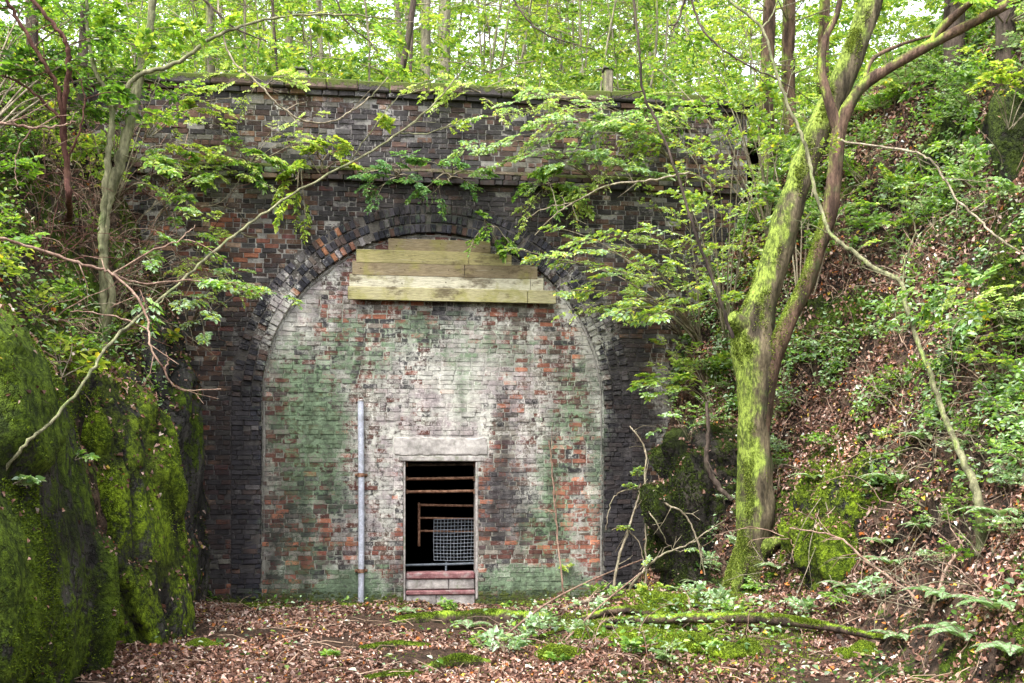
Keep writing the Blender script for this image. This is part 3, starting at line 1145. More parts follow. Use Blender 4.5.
o = build('ground', g, M_SOIL, smooth=True)
o['kind'] = 'structure'


def bank(keys, ns, nY, Y0, Y1, amp, seed, flip, mossfun=None):
    ky = A([k[0] for k in keys], float)
    prof = A([k[1] for k in keys], float)        # (K, S, 2)
    Ys = np.linspace(Y0, Y1, nY)
    S = prof.shape[1]
    out = np.zeros((nY, S, 2))
    for s in range(S):
        for c in range(2):
            out[:, s, c] = np.interp(Ys, ky, prof[:, s, c])
    # resample along the profile by arc length
    res = np.zeros((nY, ns, 2))
    L = np.concatenate([[0], np.cumsum(np.linalg.norm(np.diff(out.mean(0), axis=0), axis=1))])
    tt = np.linspace(0, 1, ns) ** 1.25 * L[-1]
    for i in range(nY):
        for c in range(2):
            res[i, :, c] = np.interp(tt, L, out[i, :, c])
    V = np.stack([res[..., 0], np.repeat(Ys[:, None], ns, 1), res[..., 1]], -1)
    du = np.gradient(V, axis=0)
    dv = np.gradient(V, axis=1)
    N = norm(np.cross(du, dv)) * (-1 if flip else 1)
    p = V.reshape(-1, 3)
    d = fbm(p, .55, 5, seed, .55) * amp + amp * .45 * (1 - 2 * np.abs(fbm(p, 1.1, 4, seed + 9))) + .075 * fbm(p, 3.5, 4, seed + 3, .6)
    V = (p + N.reshape(-1, 3) * d[:, None])
    F_ = grid_faces(nY, ns)
    if flip:
        F_ = F_[:, ::-1]
    return V, F_


rk = [(-30, [(2.5, -.1), (3.2, .3), (3.6, 1.0), (4.0, 1.8), (4.4, 3.0), (5.0, 4.6), (6.0, 7.0), (8.5, 9.0), (16, 11)]),
      (5, [(2.5, -.1), (3.2, .3), (3.6, 1.0), (4.0, 1.8), (4.4, 3.0), (5.0, 4.6), (6.0, 7.0), (8.5, 9.0), (16, 11)]),
      (9, [(2.5, -.1), (3.3, .15), (3.85, .8), (4.3, 1.7), (4.75, 2.8), (5.3, 4.2), (6.1, 6.6), (8.5, 9.0), (16, 11)]),
      (11, [(2.3, -.1), (3.1, .3), (3.5, .9), (4.0, 1.8), (4.5, 3.0), (5.1, 4.4), (5.9, 6.6), (8.3, 9.2), (16, 11.5)]),
      (12.4, [(2.1, -.1), (2.7, .4), (3.05, 1.5), (3.55, 2.0), (4.2, 3.3), (5.0, 4.8), (5.8, 6.8), (8, 9.4), (16, 12)]),
      (14.2, [(1.75, -.1), (1.95, .7), (2.12, 1.6), (2.4, 2.6), (2.75, 3.8), (3.5, 5.2), (4.6, 6.9), (7.5, 9.0), (16, 12.4)]),
      (16.2, [(1.75, -.1), (1.95, .7), (2.2, 1.6), (2.4, 2.6), (2.75, 3.8), (3.6, 5.4), (4.6, 7.1), (7.5, 9.2), (16, 12.8)])]
RV, RF = bank(rk, 150, 230, -30, 15.6, .17, 41, True)
# keep the density near the view: remap Y rows
def redo(keys, seed, amp, flip):
    V1, F1 = bank(keys, 150, 230, 4.0, 15.6, amp, seed, flip)
    V0, F0 = bank(keys, 60, 40, -30, 4.05, amp, seed, flip)
    return V1, F1, V0, F0


RV, RF, RV0, RF0 = redo(rk, 41, .17, True)
lk = [(-30, [(-3.4, -.1), (-3.45, .8), (-3.6, 1.8), (-3.95, 2.6), (-4.5, 3.6), (-5.4, 5.2), (-6.8, 7.0), (-9.5, 8.6), (-16, 10)]),
      (8.5, [(-3.75, -.1), (-3.8, .8), (-3.95, 1.8), (-4.2, 2.6), (-4.7, 3.6), (-5.5, 5.2), (-6.8, 7.0), (-9.5, 8.6), (-16, 10)]),
      (11, [(-4.05, -.1), (-4.1, .8), (-4.2, 1.8), (-4.4, 2.7), (-4.9, 3.6), (-5.7, 5.2), (-6.8, 7.0), (-9.5, 8.8), (-16, 11)]),
      (14, [(-4.45, -.1), (-4.5, 1.5), (-4.6, 3.0), (-4.75, 4.2), (-5.1, 5.2), (-5.6, 6.3), (-6.4, 7.3), (-9.5, 9.2), (-16, 11.5)]),
      (16.2, [(-4.5, -.1), (-4.55, 1.5), (-4.65, 3.0), (-4.8, 4.2), (-5.2, 5.4), (-5.6, 6.5), (-6.4, 7.4), (-9.5, 9.2), (-16, 12)])]
LV, LF, LV0, LF0 = redo(lk, 61, .15, False)
def bank_mask(V, sd):
    m = np.zeros((len(V), 4))
    m[:, 0] = .62 * sstep(-.1, .3, fbm(V, 1.1, 4, sd)) - .12
    m[:, 2] = .6 * sstep(.1, .4, fbm(V, 1.7, 4, sd + 50))
    return m


g = Geo().add(RV, RF, (1, 1, 1), bank_mask(RV, 80)).add(RV0, RF0)
o = build('right_bank', g, M_BANK, smooth=True); o['kind'] = 'structure'
g = Geo().add(LV, LF, (1, 1, 1), bank_mask(LV, 81) + A([.1, 0, 0, 0])).add(LV0, LF0)
o = build('left_bank', g, M_BANK, smooth=True); o['kind'] = 'structure'


# wooded hillside that climbs behind the wall
def hill_z(x, y):
    x, y = np.asarray(x, float), np.asarray(y, float)
    p = np.stack([x.ravel(), y.ravel(), 0 * x.ravel()], 1)
    t = y - 15.0 - .115 * x
    z = 6.95 + .35 * np.clip(t, -1, 42) + .25 * fbm(p, .25, 4, 5).reshape(x.shape) * sstep(.5, 4, t) + .10 * np.clip(np.abs(x) - 5, 0, 30)
    return np.where(t > 42, z - .25 * (t - 42), z)


X, T = np.meshgrid(np.linspace(-60, 60, 121), np.linspace(-.25, 110, 120), indexing='ij')
Yh = 15.0 + .115 * np.clip(X, -8, 8) + T
HZ = hill_z(X, Yh)
HV = np.stack([X, Yh, HZ], -1).reshape(-1, 3)
HF = grid_faces(121, 120)
g = Geo().add(HV, HF, (1, 1, 1), (.35, 0, 0, 0))
o = build('hillside', g, M_SOIL, smooth=True); o['kind'] = 'structure'

# ------------------------------------------------------------------ rock outcrops
def unit_sphere(n=70):
    me = bpy.data.meshes.new('tmp')
    import bmesh
    bm = bmesh.new()
    bmesh.ops.create_icosphere(bm, subdivisions=n, radius=1)
    V = A([v.co[:] for v in bm.verts])
    Fc = A([[v.index for v in f.verts] for f in bm.faces])
    bm.free()
    bpy.data.meshes.remove(me)
    return V, Fc


SPH = {k: unit_sphere(k) for k in (4, 5, 6)}
SURF = []      # (V, F) for placing things
SURF += [(GV, GF), (RV, RF), (LV, LF)]


def rock(cen, rad, mat, label, seed, amp=.16, sub=5, pw=.62, lean=(0, 0), mask=(0, 0, 0, 0), moss_n=0, moss_pal=None, moss_sz=.03, freq=1.3, mossw=None, vstretch=1.0, block=1.0):
    S, Fc = SPH[sub]
    q = np.sign(S) * np.abs(S) ** pw
    V = q * A(rad)
    V[:, 0] += V[:, 2] * lean[0]
    V[:, 1] += V[:, 2] * lean[1]
    V = V + A(cen)
    N = norm(S / A(rad))
    st = A([1, 1, vstretch])
    rs = np.random.default_rng(seed)
    nc = 60
    cs = (rs.random((nc, 3)) * 2.3 - 1.15) * A(rad) + A(cen)
    an = A([1.0, .8, .55])
    q_ = V + .12 * np.stack([fbm(V, 2.2, 3, seed + 40), fbm(V, 2.2, 3, seed + 41), fbm(V, 2.2, 3, seed + 42)], 1)
    D_ = np.linalg.norm((q_[:, None] - cs[None]) * an, axis=2)
    o_ = np.argsort(D_, 1)[:, :2]
    f1, f2 = np.take_along_axis(D_, o_[:, :1], 1)[:, 0], np.take_along_axis(D_, o_[:, 1:], 1)[:, 0]
    off = rs.uniform(-1, 1, nc)[o_[:, 0]]
    e_ = sstep(.0, .14, f2 - f1)
    cell = block * (amp * 1.0 * off * e_ - amp * .8 * (1 - e_))
    d = cell + amp * .7 * fbm(V * st, freq, 5, seed, .52) + amp * .6 * (np.abs(fbm(V * st, freq * .8, 4, seed + 7)) - .35) + .06 * fbm(V * A([1, 1, .6]), 4, 5, seed + 2, .6)
    V = V + N * d[:, None]
    r = thing('rock_outcrop', label, 'rock', (cen[0], cen[1], max(cen[2] - rad[2], float(ground_z(A([cen[0]]), A([cen[1]]))[0]))))
    mk_ = np.zeros((len(V), 4)) + A(mask)
    mk_[:, 2] += (1 - e_) * .9
    mk_[:, 0] += off * .22 - (1 - e_) * .3
    g = Geo().add(V, Fc, (1, 1, 1), mk_)
    build('rock_face', g, mat, r, smooth=True)
    SURF.append((V, Fc))
    if moss_n:
        p, n = sample(V, Fc, moss_n, mossw or (lambda c, n: np.clip(n[:, 2] + .55, 0, 1.2) * sstep(-.05, .3, fbm(c * A([1, 1, .5]), 1.4, 4, seed + 30) + n[:, 2] * .3)))
        gm = Geo()
        fuzz(gm, p, n, moss_sz, moss_pal or MOSS_MID, 2)
        build('moss', gm, M_MOSS, r)
    return V, Fc


MOSS_MID = [(.06, .10, .007), (.11, .17, .012), (.18, .26, .02), (.035, .055, .006)]
MOSS_BRIGHT = [(.10, .15, .012), (.18, .26, .018), (.32, .42, .05), (.05, .08, .008)]
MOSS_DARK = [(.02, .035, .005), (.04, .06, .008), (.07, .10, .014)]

rock((-4.86, 7.2, 1.45), (1.45, 2.25, 2.1), M_ROCK, 'large dark green mossy rock nearest the camera on the left edge', 101, .15, 6, .68, lean=(-.16, 0), moss_n=80000, moss_sz=.022, vstretch=.3, block=.6, freq=1.1)
rock((-4.55, 10.5, 1.2), (.98, .98, 1.82), M_ROCKBRIGHT, 'bright green mossy rock buttress at the left edge of the leafy floor', 131, .17, 6, .55, lean=(-.17, 0), moss_n=60000, moss_pal=MOSS_BRIGHT, moss_sz=.02, vstretch=.28, block=.5,
     mossw=lambda c, n: np.clip(n[:, 2] + .75, 0, 1.2) * sstep(-.05, .3, fbm(c * A([1, 1, .35]), 1.6, 4, 130) + n[:, 2] * .3))
rock((-4.93, 12.9, 1.9), (.82, 1.0, 2.3), M_ROCKDRY, 'dark bare rock slab against the left end of the brick wall', 171, .12, 5, .5, lean=(-.05, 0), moss_n=7000, moss_pal=MOSS_DARK, vstretch=.4)
rock((2.75, 13.35, 1.15), (.92, .75, 1.5), M_ROCKDARK, 'dark mossy rock face between the brick wall and the mossy tree', 201, .26, 5, .6, moss_n=22000, moss_pal=MOSS_DARK, vstretch=.6)
rock((3.72, 11.2, .95), (.6, .75, 1.0), M_ROCKBRIGHT, 'moss capped rock ledge just right of the big mossy tree foot', 231, .15, 5, .6, moss_n=14000, moss_pal=MOSS_BRIGHT, vstretch=.7,
     mossw=lambda c, n: np.clip(n[:, 2] + .2, 0, 1.2) * sstep(-.2, .3, fbm(c, 1.8, 4, 230) + n[:, 2] * .4))
rock((4.55, 9.9, .65), (.55, .6, .55), M_ROCKDARK, 'low mossy rock under the fern fronds at lower right', 261, .13, 5, .65, moss_n=9000, moss_pal=MOSS_MID)
rock((6.0, 11.3, 5.0), (.9, 1.4, 1.3), M_ROCKDARK, 'dark overhanging rock with hanging roots at upper right', 291, .32, 5, .6, moss_n=9000, moss_pal=MOSS_DARK, vstretch=.6)
rock((5.35, 9.0, 3.3), (.62, 1.1, .9), M_ROCKDARK, 'green mossy rock at the right edge halfway up the bank', 321, .2, 5, .6, moss_n=12000, moss_pal=MOSS_MID)

# ray casting on the surfaces
AV, AF, off = [], [], 0
for V, Fc in SURF:
    AV.append(V)
    if Fc.shape[1] == 4:
        AF.append(np.concatenate([Fc[:, [0, 1, 2]], Fc[:, [0, 2, 3]]]) + off)
    else:
        AF.append(Fc + off)
    off += len(V)
q = W(A([UL, UR, UR, UL]), 0.0, A([-.2, -.2, 7.3, 7.3]))
AV.append(q); AF.append(A([[0, 1, 2], [0, 2, 3]]) + off)
BVH = BVHTree.FromPolygons([tuple(v) for v in np.concatenate(AV).tolist()], [tuple(f) for f in np.concatenate(AF).tolist()])


def hit(px, py):
    d = Vector(((px - 512) / F_PX, 1, -(py - HOR) / F_PX)).normalized()
    loc, n, i, dist = BVH.ray_cast(Vector(CAM), d)
    if loc is None:
        p = P(px, py, 13.0)
        return p, A([0, 0, 1.])
    n = A(n)
    if np.dot(n, A(d)) > 0:
        n = -n
    return A(loc), n


def drop(x, y, z=20):
    loc, n, i, d = BVH.ray_cast(Vector((x, y, z)), Vector((0, 0, -1)))
    return (A(loc) if loc is not None else A([x, y, 0.]))


# ------------------------------------------------------------------ leaf litter and moss on the floor
LIT = [(.24, .125, .09, 4), (.33, .20, .15, 4), (.46, .32, .27, 3), (.07, .036, .027, 5), (.13, .065, .045, 5), (.40, .14, .035, .5), (.45, .33, .05, .3), (.60, .50, .44, 1.0), (.16, .2, .05, .3)]


def litter(V, Fc, n, wf, size=(.02, .078), tone=1.0):
    p, nn = sample(V, Fc, n, wf)
    if len(p) == 0:
        return
    n2 = norm(nn + rng.normal(0, .46, nn.shape))
    d = norm(np.cross(n2, rng.normal(0, 1, nn.shape)))
    l = size[0] + (size[1] - size[0]) * rng.beta(1.3, 2.6, len(p))
    LL.add(p + nn * rng.uniform(.004, .03, (len(p), 1)), d, n2, l, l * rng.uniform(.3, .95, len(p)), np.clip(pick(LIT, len(p), .3) * tone * (1 + .45 * fbm(p, 1.5, 3, 99))[:, None], .01, .75))


def ngmask(c):
    return 1 - .6 * np.exp(-((c[:, 0] - 1.7) / .9) ** 2 - ((c[:, 1] - 10.6) / 1.1) ** 2) - .6 * np.exp(-((c[:, 0] - 1.0) / .9) ** 2 - ((c[:, 1] - 8.3) / .4) ** 2)


LL = Leaves()
litter(GV, GF, 100000, lambda c, n: ((c[:, 1] > 6) & (c[:, 1] < 14.6) & (np.abs(c[:, 0]) < 5)) * np.clip(ngmask(c), .05, 1) * sstep(-.35, .3, fbm(c, 1.2, 4, 77)), tone=1.0)
litter(RV, RF, 110000, lambda c, n: ((c[:, 1] > 6) & (c[:, 2] < 9.5)) * sstep(-.05, .4, n[:, 2]) * (.25 + sstep(-.3, .25, fbm(c, .8, 4, 78))), tone=1.2)
litter(LV, LF, 12000, lambda c, n: ((c[:, 1] > 7) & (c[:, 2] < 8.5)) * sstep(.2, .55, n[:, 2]))
for V, Fc in SURF[3:]:
    litter(V, Fc, 1600, lambda c, n: sstep(.1, .7, n[:, 2]))
o = build('leaf_litter', LL.geo(.42, .4), M_LITTER)
o['kind'] = 'stuff'
o['label'] = 'fallen brown and pinkish leaves strewn over the floor and banks'
o['category'] = 'leaf litter'

gm = Geo()
p, n = sample(GV, GF, 44000, lambda c, n: ((c[:, 1] > 7.5) & (c[:, 1] < 14)) * np.clip(np.exp(-((c[:, 0] - 1.7) / .95) ** 2 - ((c[:, 1] - 10.7) / 1.2) ** 2) + .35 * np.exp(-((c[:, 0] - 1.5) / 1.6) ** 2 - ((c[:, 1] - 9.0) / .5) ** 2), 0, 1) * sstep(-.25, .2, fbm(c, 1.9, 4, 79)))
fuzz(gm, p, n, .02, MOSS_BRIGHT, 3)
p, n = sample(GV, GF, 9000, lambda c, n: np.exp(-((c[:, 1] - 14.1 - .115 * c[:, 0]) / .16) ** 2) * (np.abs(c[:, 0]) < 5) * sstep(-.5, .1, fbm(c, 1.2, 3, 84)))
fuzz(gm, p, n, .022, [(.06, .065, .012), (.10, .10, .015), (.035, .04, .01), (.09, .13, .015)], 2)
p, n = sample(RV, RF, 40000, lambda c, n: ((c[:, 1] > 6) & (c[:, 2] < 7)) * sstep(-.05, .3, fbm(c, 1.1, 4, 80)))
fuzz(gm, p, n, .024, MOSS_MID, 2)
p, n = sample(LV, LF, 12000, lambda c, n: ((c[:, 1] > 7) & (c[:, 2] < 7)) * sstep(-.1, .3, fbm(c, 1.1, 4, 81)))
fuzz(gm, p, n, .03, MOSS_MID, 2)
o = build('moss_carpet', gm, M_MOSS)
o['kind'] = 'stuff'
o['label'] = 'green moss growing over the floor and the earth banks'
o['category'] = 'moss'

# ------------------------------------------------------------------ plants
YG = [(.42, .54, .08, 4), (.33, .47, .09, 4), (.54, .62, .16, 2), (.20, .34, .06, 2.5), (.62, .53, .06, .3)]
MG = [(.16, .32, .04, 4), (.24, .42, .05, 3), (.10, .21, .035, 3), (.36, .52, .07, 1)]
DG = [(.06, .14, .025, 4), (.10, .22, .03, 3), (.04, .09, .02, 3), (.2, .36, .05, 1)]
BG_ = [(.32, .47, .27, 3), (.44, .58, .40, 3), (.18, .32, .13, 3), (.56, .68, .52, 1.5)]  # blue-green leaves, whitened to put sky sheen on leaf tops into the colour
MIX = [(.30, .46, .07, 3), (.18, .35, .06, 3), (.34, .50, .22, 2), (.11, .23, .04, 3)]


def spray(geo, L, base, d, length, leaf=.08, pal=MG, droop=.25, side=6, sub=5, flat=.8, rad=.006, up=None, tcol=(1, 1, 1), start=.25):
    """one leafy branchlet: curved axis, alternate side twigs in a flattish fan, paired leaves"""
    d = norm(d)
    leaf = leaf * random.choice([.65, .85, 1.0, 1.0, 1.2, 1.45])
    n = 9
    t = np.linspace(0, 1, n)[:, None]
    wob = rng.normal(0, .05 * length, 3)
    pts = base + d * length * t + A([0, 0, -1.]) * droop * length * t ** 2 + wob * np.sin(t * math.pi)
    if geo is not None:
        tube(geo, pts, [rad, rad * .35], 4, tcol)
    upv = A([0, 0, 1.]) if up is None else norm(up)
    upv = norm(upv + rng.normal(0, .25, 3))
    latv = norm(np.cross(d, upv))
    for k in range(side):
        tt = start + (1 - start) * (k + .5) / side + random.uniform(-.03, .03)
        i = min(n - 1, max(0, int(tt * (n - 1))))
        s = 1 if k % 2 else -1
        b = pts[i]
        sd = norm(norm(pts[-1] - pts[0]) * .65 + latv * s * .8 + upv * random.uniform(-.25, .3) * (1.2 - flat))
        sl = length * random.uniform(.22, .42) * (1.15 - .5 * tt)
        leaves_on(geo, L, b, sd, sl, leaf, pal, sub, upv, rad * .5, tcol)
    leaves_on(geo, L, pts[-3], norm(pts[-1] - pts[-3]), np.linalg.norm(pts[-1] - pts[-3]) * 1.3, leaf, pal, sub, upv, rad * .4, tcol)


def leaves_on(geo, L, b, sd, sl, leaf, pal, sub, upv, rad, tcol=(1, 1, 1)):
    m = max(2, sub)
    tq = np.linspace(.25, 1, m)[:, None]
    q = b + sd * sl * tq + A([0, 0, -1.]) * .12 * sl * tq ** 2
    if geo is not None:
        tube(geo, np.vstack([b, q[m // 2], q[-1]]), [rad, rad * .5], 3, tcol)
    lat = norm(np.cross(sd, upv))
    sg = np.where(np.arange(m) % 2, 1., -1.)[:, None]
    for pair in (1, -1):
        dirs = norm(sd * .6 + lat * sg * pair * .85 + rng.normal(0, .18, (m, 3)))
        nn = norm(upv + rng.normal(0, .33, (m, 3)))
        l = leaf * .82 * rng.uniform(.55, 1.25, m)
        L.add(q, dirs, nn, l, l * rng.uniform(.5, .72, m), pick(pal, m, .15))
    L.add(q[-1:], norm(sd + rng.normal(0, .1, (1, 3))), norm(upv + rng.normal(0, .3, (1, 3))), leaf * .95, leaf * .55, pick(pal, 1, .15))


def arch(a, b, sag=.12, up=True):
    a, b = A(a, float), A(b, float)
    t = np.linspace(0, 1, 7)[:, None]
    h = np.linalg.norm(b - a) * sag * (1 if up else -1)
    return a + (b - a) * t + A([0, 0, 1.]) * h * np.sin(t * math.pi) + rng.normal(0, .02, 3) * np.sin(t * math.pi * 2)


def shrub(name, label, cat, rootp, targets, leaf=.075, pal=MG, rad=.012, mat=None, group=None, sprays=3, spl=.5, droop=.25, sub=5, side=6, flat=.85, fade=.45, sag=.12):
    """woody plant: one stem per target, leafy sprays on the outer part of each stem"""
    rootp = A(rootp, float)
    r = thing(name, label, cat, rootp, group)
    gs, L = Geo(), Leaves()
    for tg in targets:
        tg = A(tg, float)
        pts = smooth_path(arch(rootp + rng.normal(0, .02, 3), tg, sag), 3)
        tube(gs, pts, [rad, rad * .35], 5)
        n = len(pts)
        main = norm(tg - rootp)
        for k in range(sprays):
            tt = fade + (1 - fade) * (k + .3) / max(1, sprays)
            i = min(n - 2, int(tt * (n - 1)))
            dd = norm(pts[min(i + 2, n - 1)] - pts[i])
            lat = norm(np.cross(dd, A([0, 0, 1.])))
            d = norm(dd * .8 + lat * (1 if k % 2 else -1) * random.uniform(.4, .9) + A([0, 0, .1]) + EV * .0)
            spray(gs, L, pts[i], d, spl * random.uniform(.7, 1.2), leaf, pal, droop, side, sub, flat, rad * .5)
        spray(gs, L, pts[-2], norm(pts[-1] - pts[-3]), spl * random.uniform(.7, 1.1), leaf, pal, droop, side, sub, flat, rad * .4)
    build('stem', gs, mat or M_TWIG, r, smooth=True)
    build('foliage', L.geo(), M_LEAF, r)
    return r


def pw(px, py, v):
    """point a distance v in front of the brick wall, seen at px,py"""
    u, z = wall_uz(px, py, v)
    return W(A(u), A(v), A(z))


# -- plants rooted on the wall itself
PALE = BG_ + [(.42, .56, .10, 2), (.20, .36, .08, 2)]
shrub('wall_shrub', 'broad pale green leafy spray spreading left below the parapet, right of the arch crown', 'shrub', pw(672, 160, .06),
      [pw(482, 118, .9), pw(520, 100, .7), pw(560, 96, .9), pw(600, 104, 1.0), pw(545, 122, 1.1), pw(585, 132, 1.0), pw(625, 120, .8), pw(640, 140, .7), pw(515, 136, .9)],
      .06, PALE, sprays=3, spl=.46, droop=.08, sub=6, flat=.95, fade=.3, sag=.1, rad=.011)
shrub('wall_shrub', 'layered pale leafy clump rooted on the string course right of the arch crown', 'shrub', pw(600, 182, .08),
      [pw(468, 150, .8), pw(500, 162, .7), pw(535, 152, .9), pw(560, 165, .8), pw(590, 155, .7), pw(625, 165, .6), pw(545, 178, .5), pw(645, 172, .4), pw(485, 140, .9)],
      .058, PALE, sprays=2, spl=.44, droop=.1, sub=6, flat=.95, fade=.35, sag=.12, rad=.01)
DKB = [(.12, .26, .09, 3), (.18, .36, .14, 3), (.08, .17, .05, 3), (.28, .44, .16, 1.5)]
shrub('wall_shrub', 'dark bluish green clump growing on the string course above the left of the arch crown', 'shrub', pw(398, 176, .08),
      [pw(368, 172, .35), pw(380, 190, .3), pw(405, 160, .4), pw(390, 165, .45), pw(372, 184, .4), pw(412, 180, .4)], .06, DKB, sprays=2, spl=.32, droop=.15, sub=5, flat=.95)
shrub('wall_shrub', 'dark green clump on the string course right above the arch crown', 'shrub', pw(450, 178, .08),
      [pw(425, 188, .35), pw(432, 162, .4), pw(455, 165, .4), pw(470, 185, .3), pw(482, 172, .4), pw(440, 194, .3)], .06, DKB + MG[:1], sprays=2, spl=.32, droop=.15, sub=5, flat=.95)
shrub('wall_shrub', 'bright yellow green tuft on the string course left of the arch', 'shrub', pw(322, 172, .07),
      [pw(305, 158, .25), pw(330, 146, .3), pw(345, 162, .25), pw(295, 168, .2), pw(318, 150, .35)], .075, YG, sprays=1, spl=.3, droop=.3)
shrub('wall_shrub', 'small dark green plant at the right end of the top board', 'shrub', pw(490, 226, .05),
      [pw(475, 237, .2), pw(497, 243, .25), pw(508, 240, .2), pw(485, 222, .2)], .07, MG, sprays=1, spl=.25, droop=.35)
shrub('wall_shrub', 'thin trailing plant hanging below the string course left of the arch', 'shrub', pw(300, 172, .08),
      [pw(296, 205, .12), pw(305, 218, .12), pw(280, 188, .2)], .06, YG, sprays=1, spl=.2, droop=.8, sag=.02)
shrub('wall_shrub', 'light green sprig near the parapet at far left', 'shrub', pw(150, 135, .05),
      [pw(215, 108, .5), pw(232, 98, .45), pw(190, 95, .4), pw(200, 88, .5)], .06, YG, sprays=1, spl=.34)
shrub('wall_shrub', 'yellow green sprig along the string course at far left', 'shrub', pw(140, 165, .05),
      [pw(190, 142, .6), pw(215, 152, .5), pw(172, 138, .6), pw(240, 160, .4), pw(200, 170, .4)], .06, YG, sprays=1, spl=.34)
for px, py, lab in ((250, 160, 'pale leafy clump on the string course under the mossy patch'), (660, 108, 'leafy tuft at the right end of the wall top'), (175, 172, 'green tuft where the string course meets the left bank'),
                    (545, 185, 'trailing greenery under the string course right of the arch crown')):
    shrub('wall_shrub', lab, 'shrub', pw(px, py, .07), [pw(px + dx, py + dy, .3) for dx, dy in ((-22, 2), (-10, -12), (8, -8), (22, 0), (4, 10))], .07, MIX, sprays=1, spl=.3, droop=.4)

# -- sprays that reach in front of the right spandrel, rooted on the right bank
def Hp(px, py, back=0.0):
    p, n = hit(px, py)
    return p - n * .03


shrub('leafy_sapling', 'low spreading sapling with yellow green leaves across the right spandrel', 'sapling', Hp(700, 345),
      [P(548, 258, 13.2), P(590, 245, 13.0), P(560, 228, 13.5), P(622, 240, 13), P(605, 268, 12.8), P(650, 268, 13), P(572, 290, 12.9), P(640, 298, 12.7), P(618, 310, 12.6), P(660, 236, 13.2), P(690, 215, 13.2), P(665, 312, 12.7), P(520, 250, 13.6)],
      .062, YG + BG_[:3] + [(.24, .36, .2, 4)], sprays=2, spl=.46, rad=.014, droop=.15)
shrub('leafy_sapling', 'tall bright sapling filling the gap between wall and mossy tree', 'sapling', Hp(725, 345),
      [P(690, 130, 13.3), P(705, 160, 13.1), P(720, 190, 12.9), P(735, 150, 13.2), P(750, 205, 12.8), P(700, 230, 12.9), P(730, 250, 12.7), P(745, 120, 13.2), P(680, 180, 13.4), P(715, 285, 12.6), P(760, 170, 13), P(690, 260, 13)],
      .065, YG + BG_[:2], sprays=2, spl=.55, rad=.012)
shrub('leafy_sapling', 'leafy sapling with light green crown above the right end of the wall', 'sapling', drop(3.6, 14.0) if True else None,
      [P(660, 70, 14), P(690, 85, 13.6), P(715, 60, 13.8), P(740, 90, 13.5), P(760, 60, 14), P(700, 40, 14.2), P(725, 110, 13.4), P(770, 110, 13.4), P(675, 115, 13.6), P(650, 130, 13.6), P(790, 80, 13.6), P(745, 30, 14)],
      .068, YG + MG[:2] + BG_[:2], sprays=2, spl=.6, rad=.014)
shrub('leafy_sapling', 'pale leafed sapling behind the mossy tree trunk', 'sapling', Hp(800, 330),
      [P(770, 140, 13.6), P(790, 170, 13.4), P(800, 210, 13.2), P(760, 250, 13.2), P(815, 150, 13.6), P(820, 250, 12.9), P(850, 200, 13)], .065, MIX + YG[:2] + BG_, sprays=2, spl=.5, rad=.014)

L = Leaves()
for V_, F_, k_, wf in ((RV, RF, 36000, lambda c, n: ((c[:, 1] > 6.5) & (c[:, 2] > .5) & (c[:, 2] < 9)) * sstep(-.02, .28, fbm(c, .9, 4, 91) + .04 * (c[:, 2] - 3.2)) * sstep(-.2, .3, fbm(c, 3, 3, 92))),
                       (LV, LF, 6000, lambda c, n: ((c[:, 1] > 7) & (c[:, 2] > 2.4) & (c[:, 2] < 9)) * sstep(-.1, .3, fbm(c, .9, 4, 93))),
                       (GV, GF, 1800, lambda c, n: ((c[:, 1] > 7.5) & (c[:, 1] < 13.5)) * sstep(.0, .35, fbm(c, 1.3, 4, 94)) * (.15 + np.exp(-((c[:, 0] - 1.4) / 1.3) ** 2)))):
    p, n = sample(V_, F_, k_, wf)
    p = p + n * rng.uniform(.01, .2, (len(p), 1))
    nn = norm(n * .5 + A([0, -.2, .7]) + rng.normal(0, .35, p.shape))
    l = rng.uniform(.025, .075, len(p))
    tone = fbm(p, .8, 3, 95)[:, None]
    c = np.where(tone > .08, pick(MIX + BG_, len(p)), np.where(tone > -.12, pick(MG + BG_[:1], len(p)), pick(DG + BG_[:2], len(p))))
    L.add(p, norm(rng.normal(0, 1, p.shape) * A([1, 1, .4])), nn, l, l * rng.uniform(.5, .75, len(p)), c)
o = build('ground_cover', L.geo(), M_LEAF)
o['kind'] = 'stuff'
o['label'] = 'small green leaves of ground cover over the two banks'
o['category'] = 'ground cover'
g = Geo()
for V_, F_, k_, wf in ((RV, RF, 900, lambda c, n: (c[:, 1] > 7) & (c[:, 2] < 8)), (LV, LF, 500, lambda c, n: (c[:, 1] > 7) & (c[:, 2] > 2.2) & (c[:, 2] < 8)), (GV, GF, 420, lambda c, n: (c[:, 1] > 7) & (c[:, 1] < 14) & (np.abs(c[:, 0]) < 4))):
    p, n = sample(V_, F_, k_, wf)
    for q_, n_ in zip(p, n):
        d = norm(np.cross(n_, rng.normal(0, 1, 3)) + n_ * random.uniform(-.1, .35))
        l = random.uniform(.1, .45)
        a = q_ + n_ * random.uniform(.01, .05)
        c = A([.30, .21, .15]) * random.uniform(.35, 1.5)
        tube(g, A([a - d * l / 2, a + rng.normal(0, .02, 3) + n_ * .02, a + d * l / 2]), [.006 * random.uniform(.5, 1.3), .003], 4, c)
o = build('twig_litter', g, M_LITTER)
o['kind'] = 'stuff'
o['label'] = 'broken twigs lying over the leaves'
o['category'] = 'twigs'

# ------------------------------------------------------------------ trees that stand near
def path_px(lst):
    """[(px,py,Y)...] -> points"""
    return A([P(*q) for q in lst])


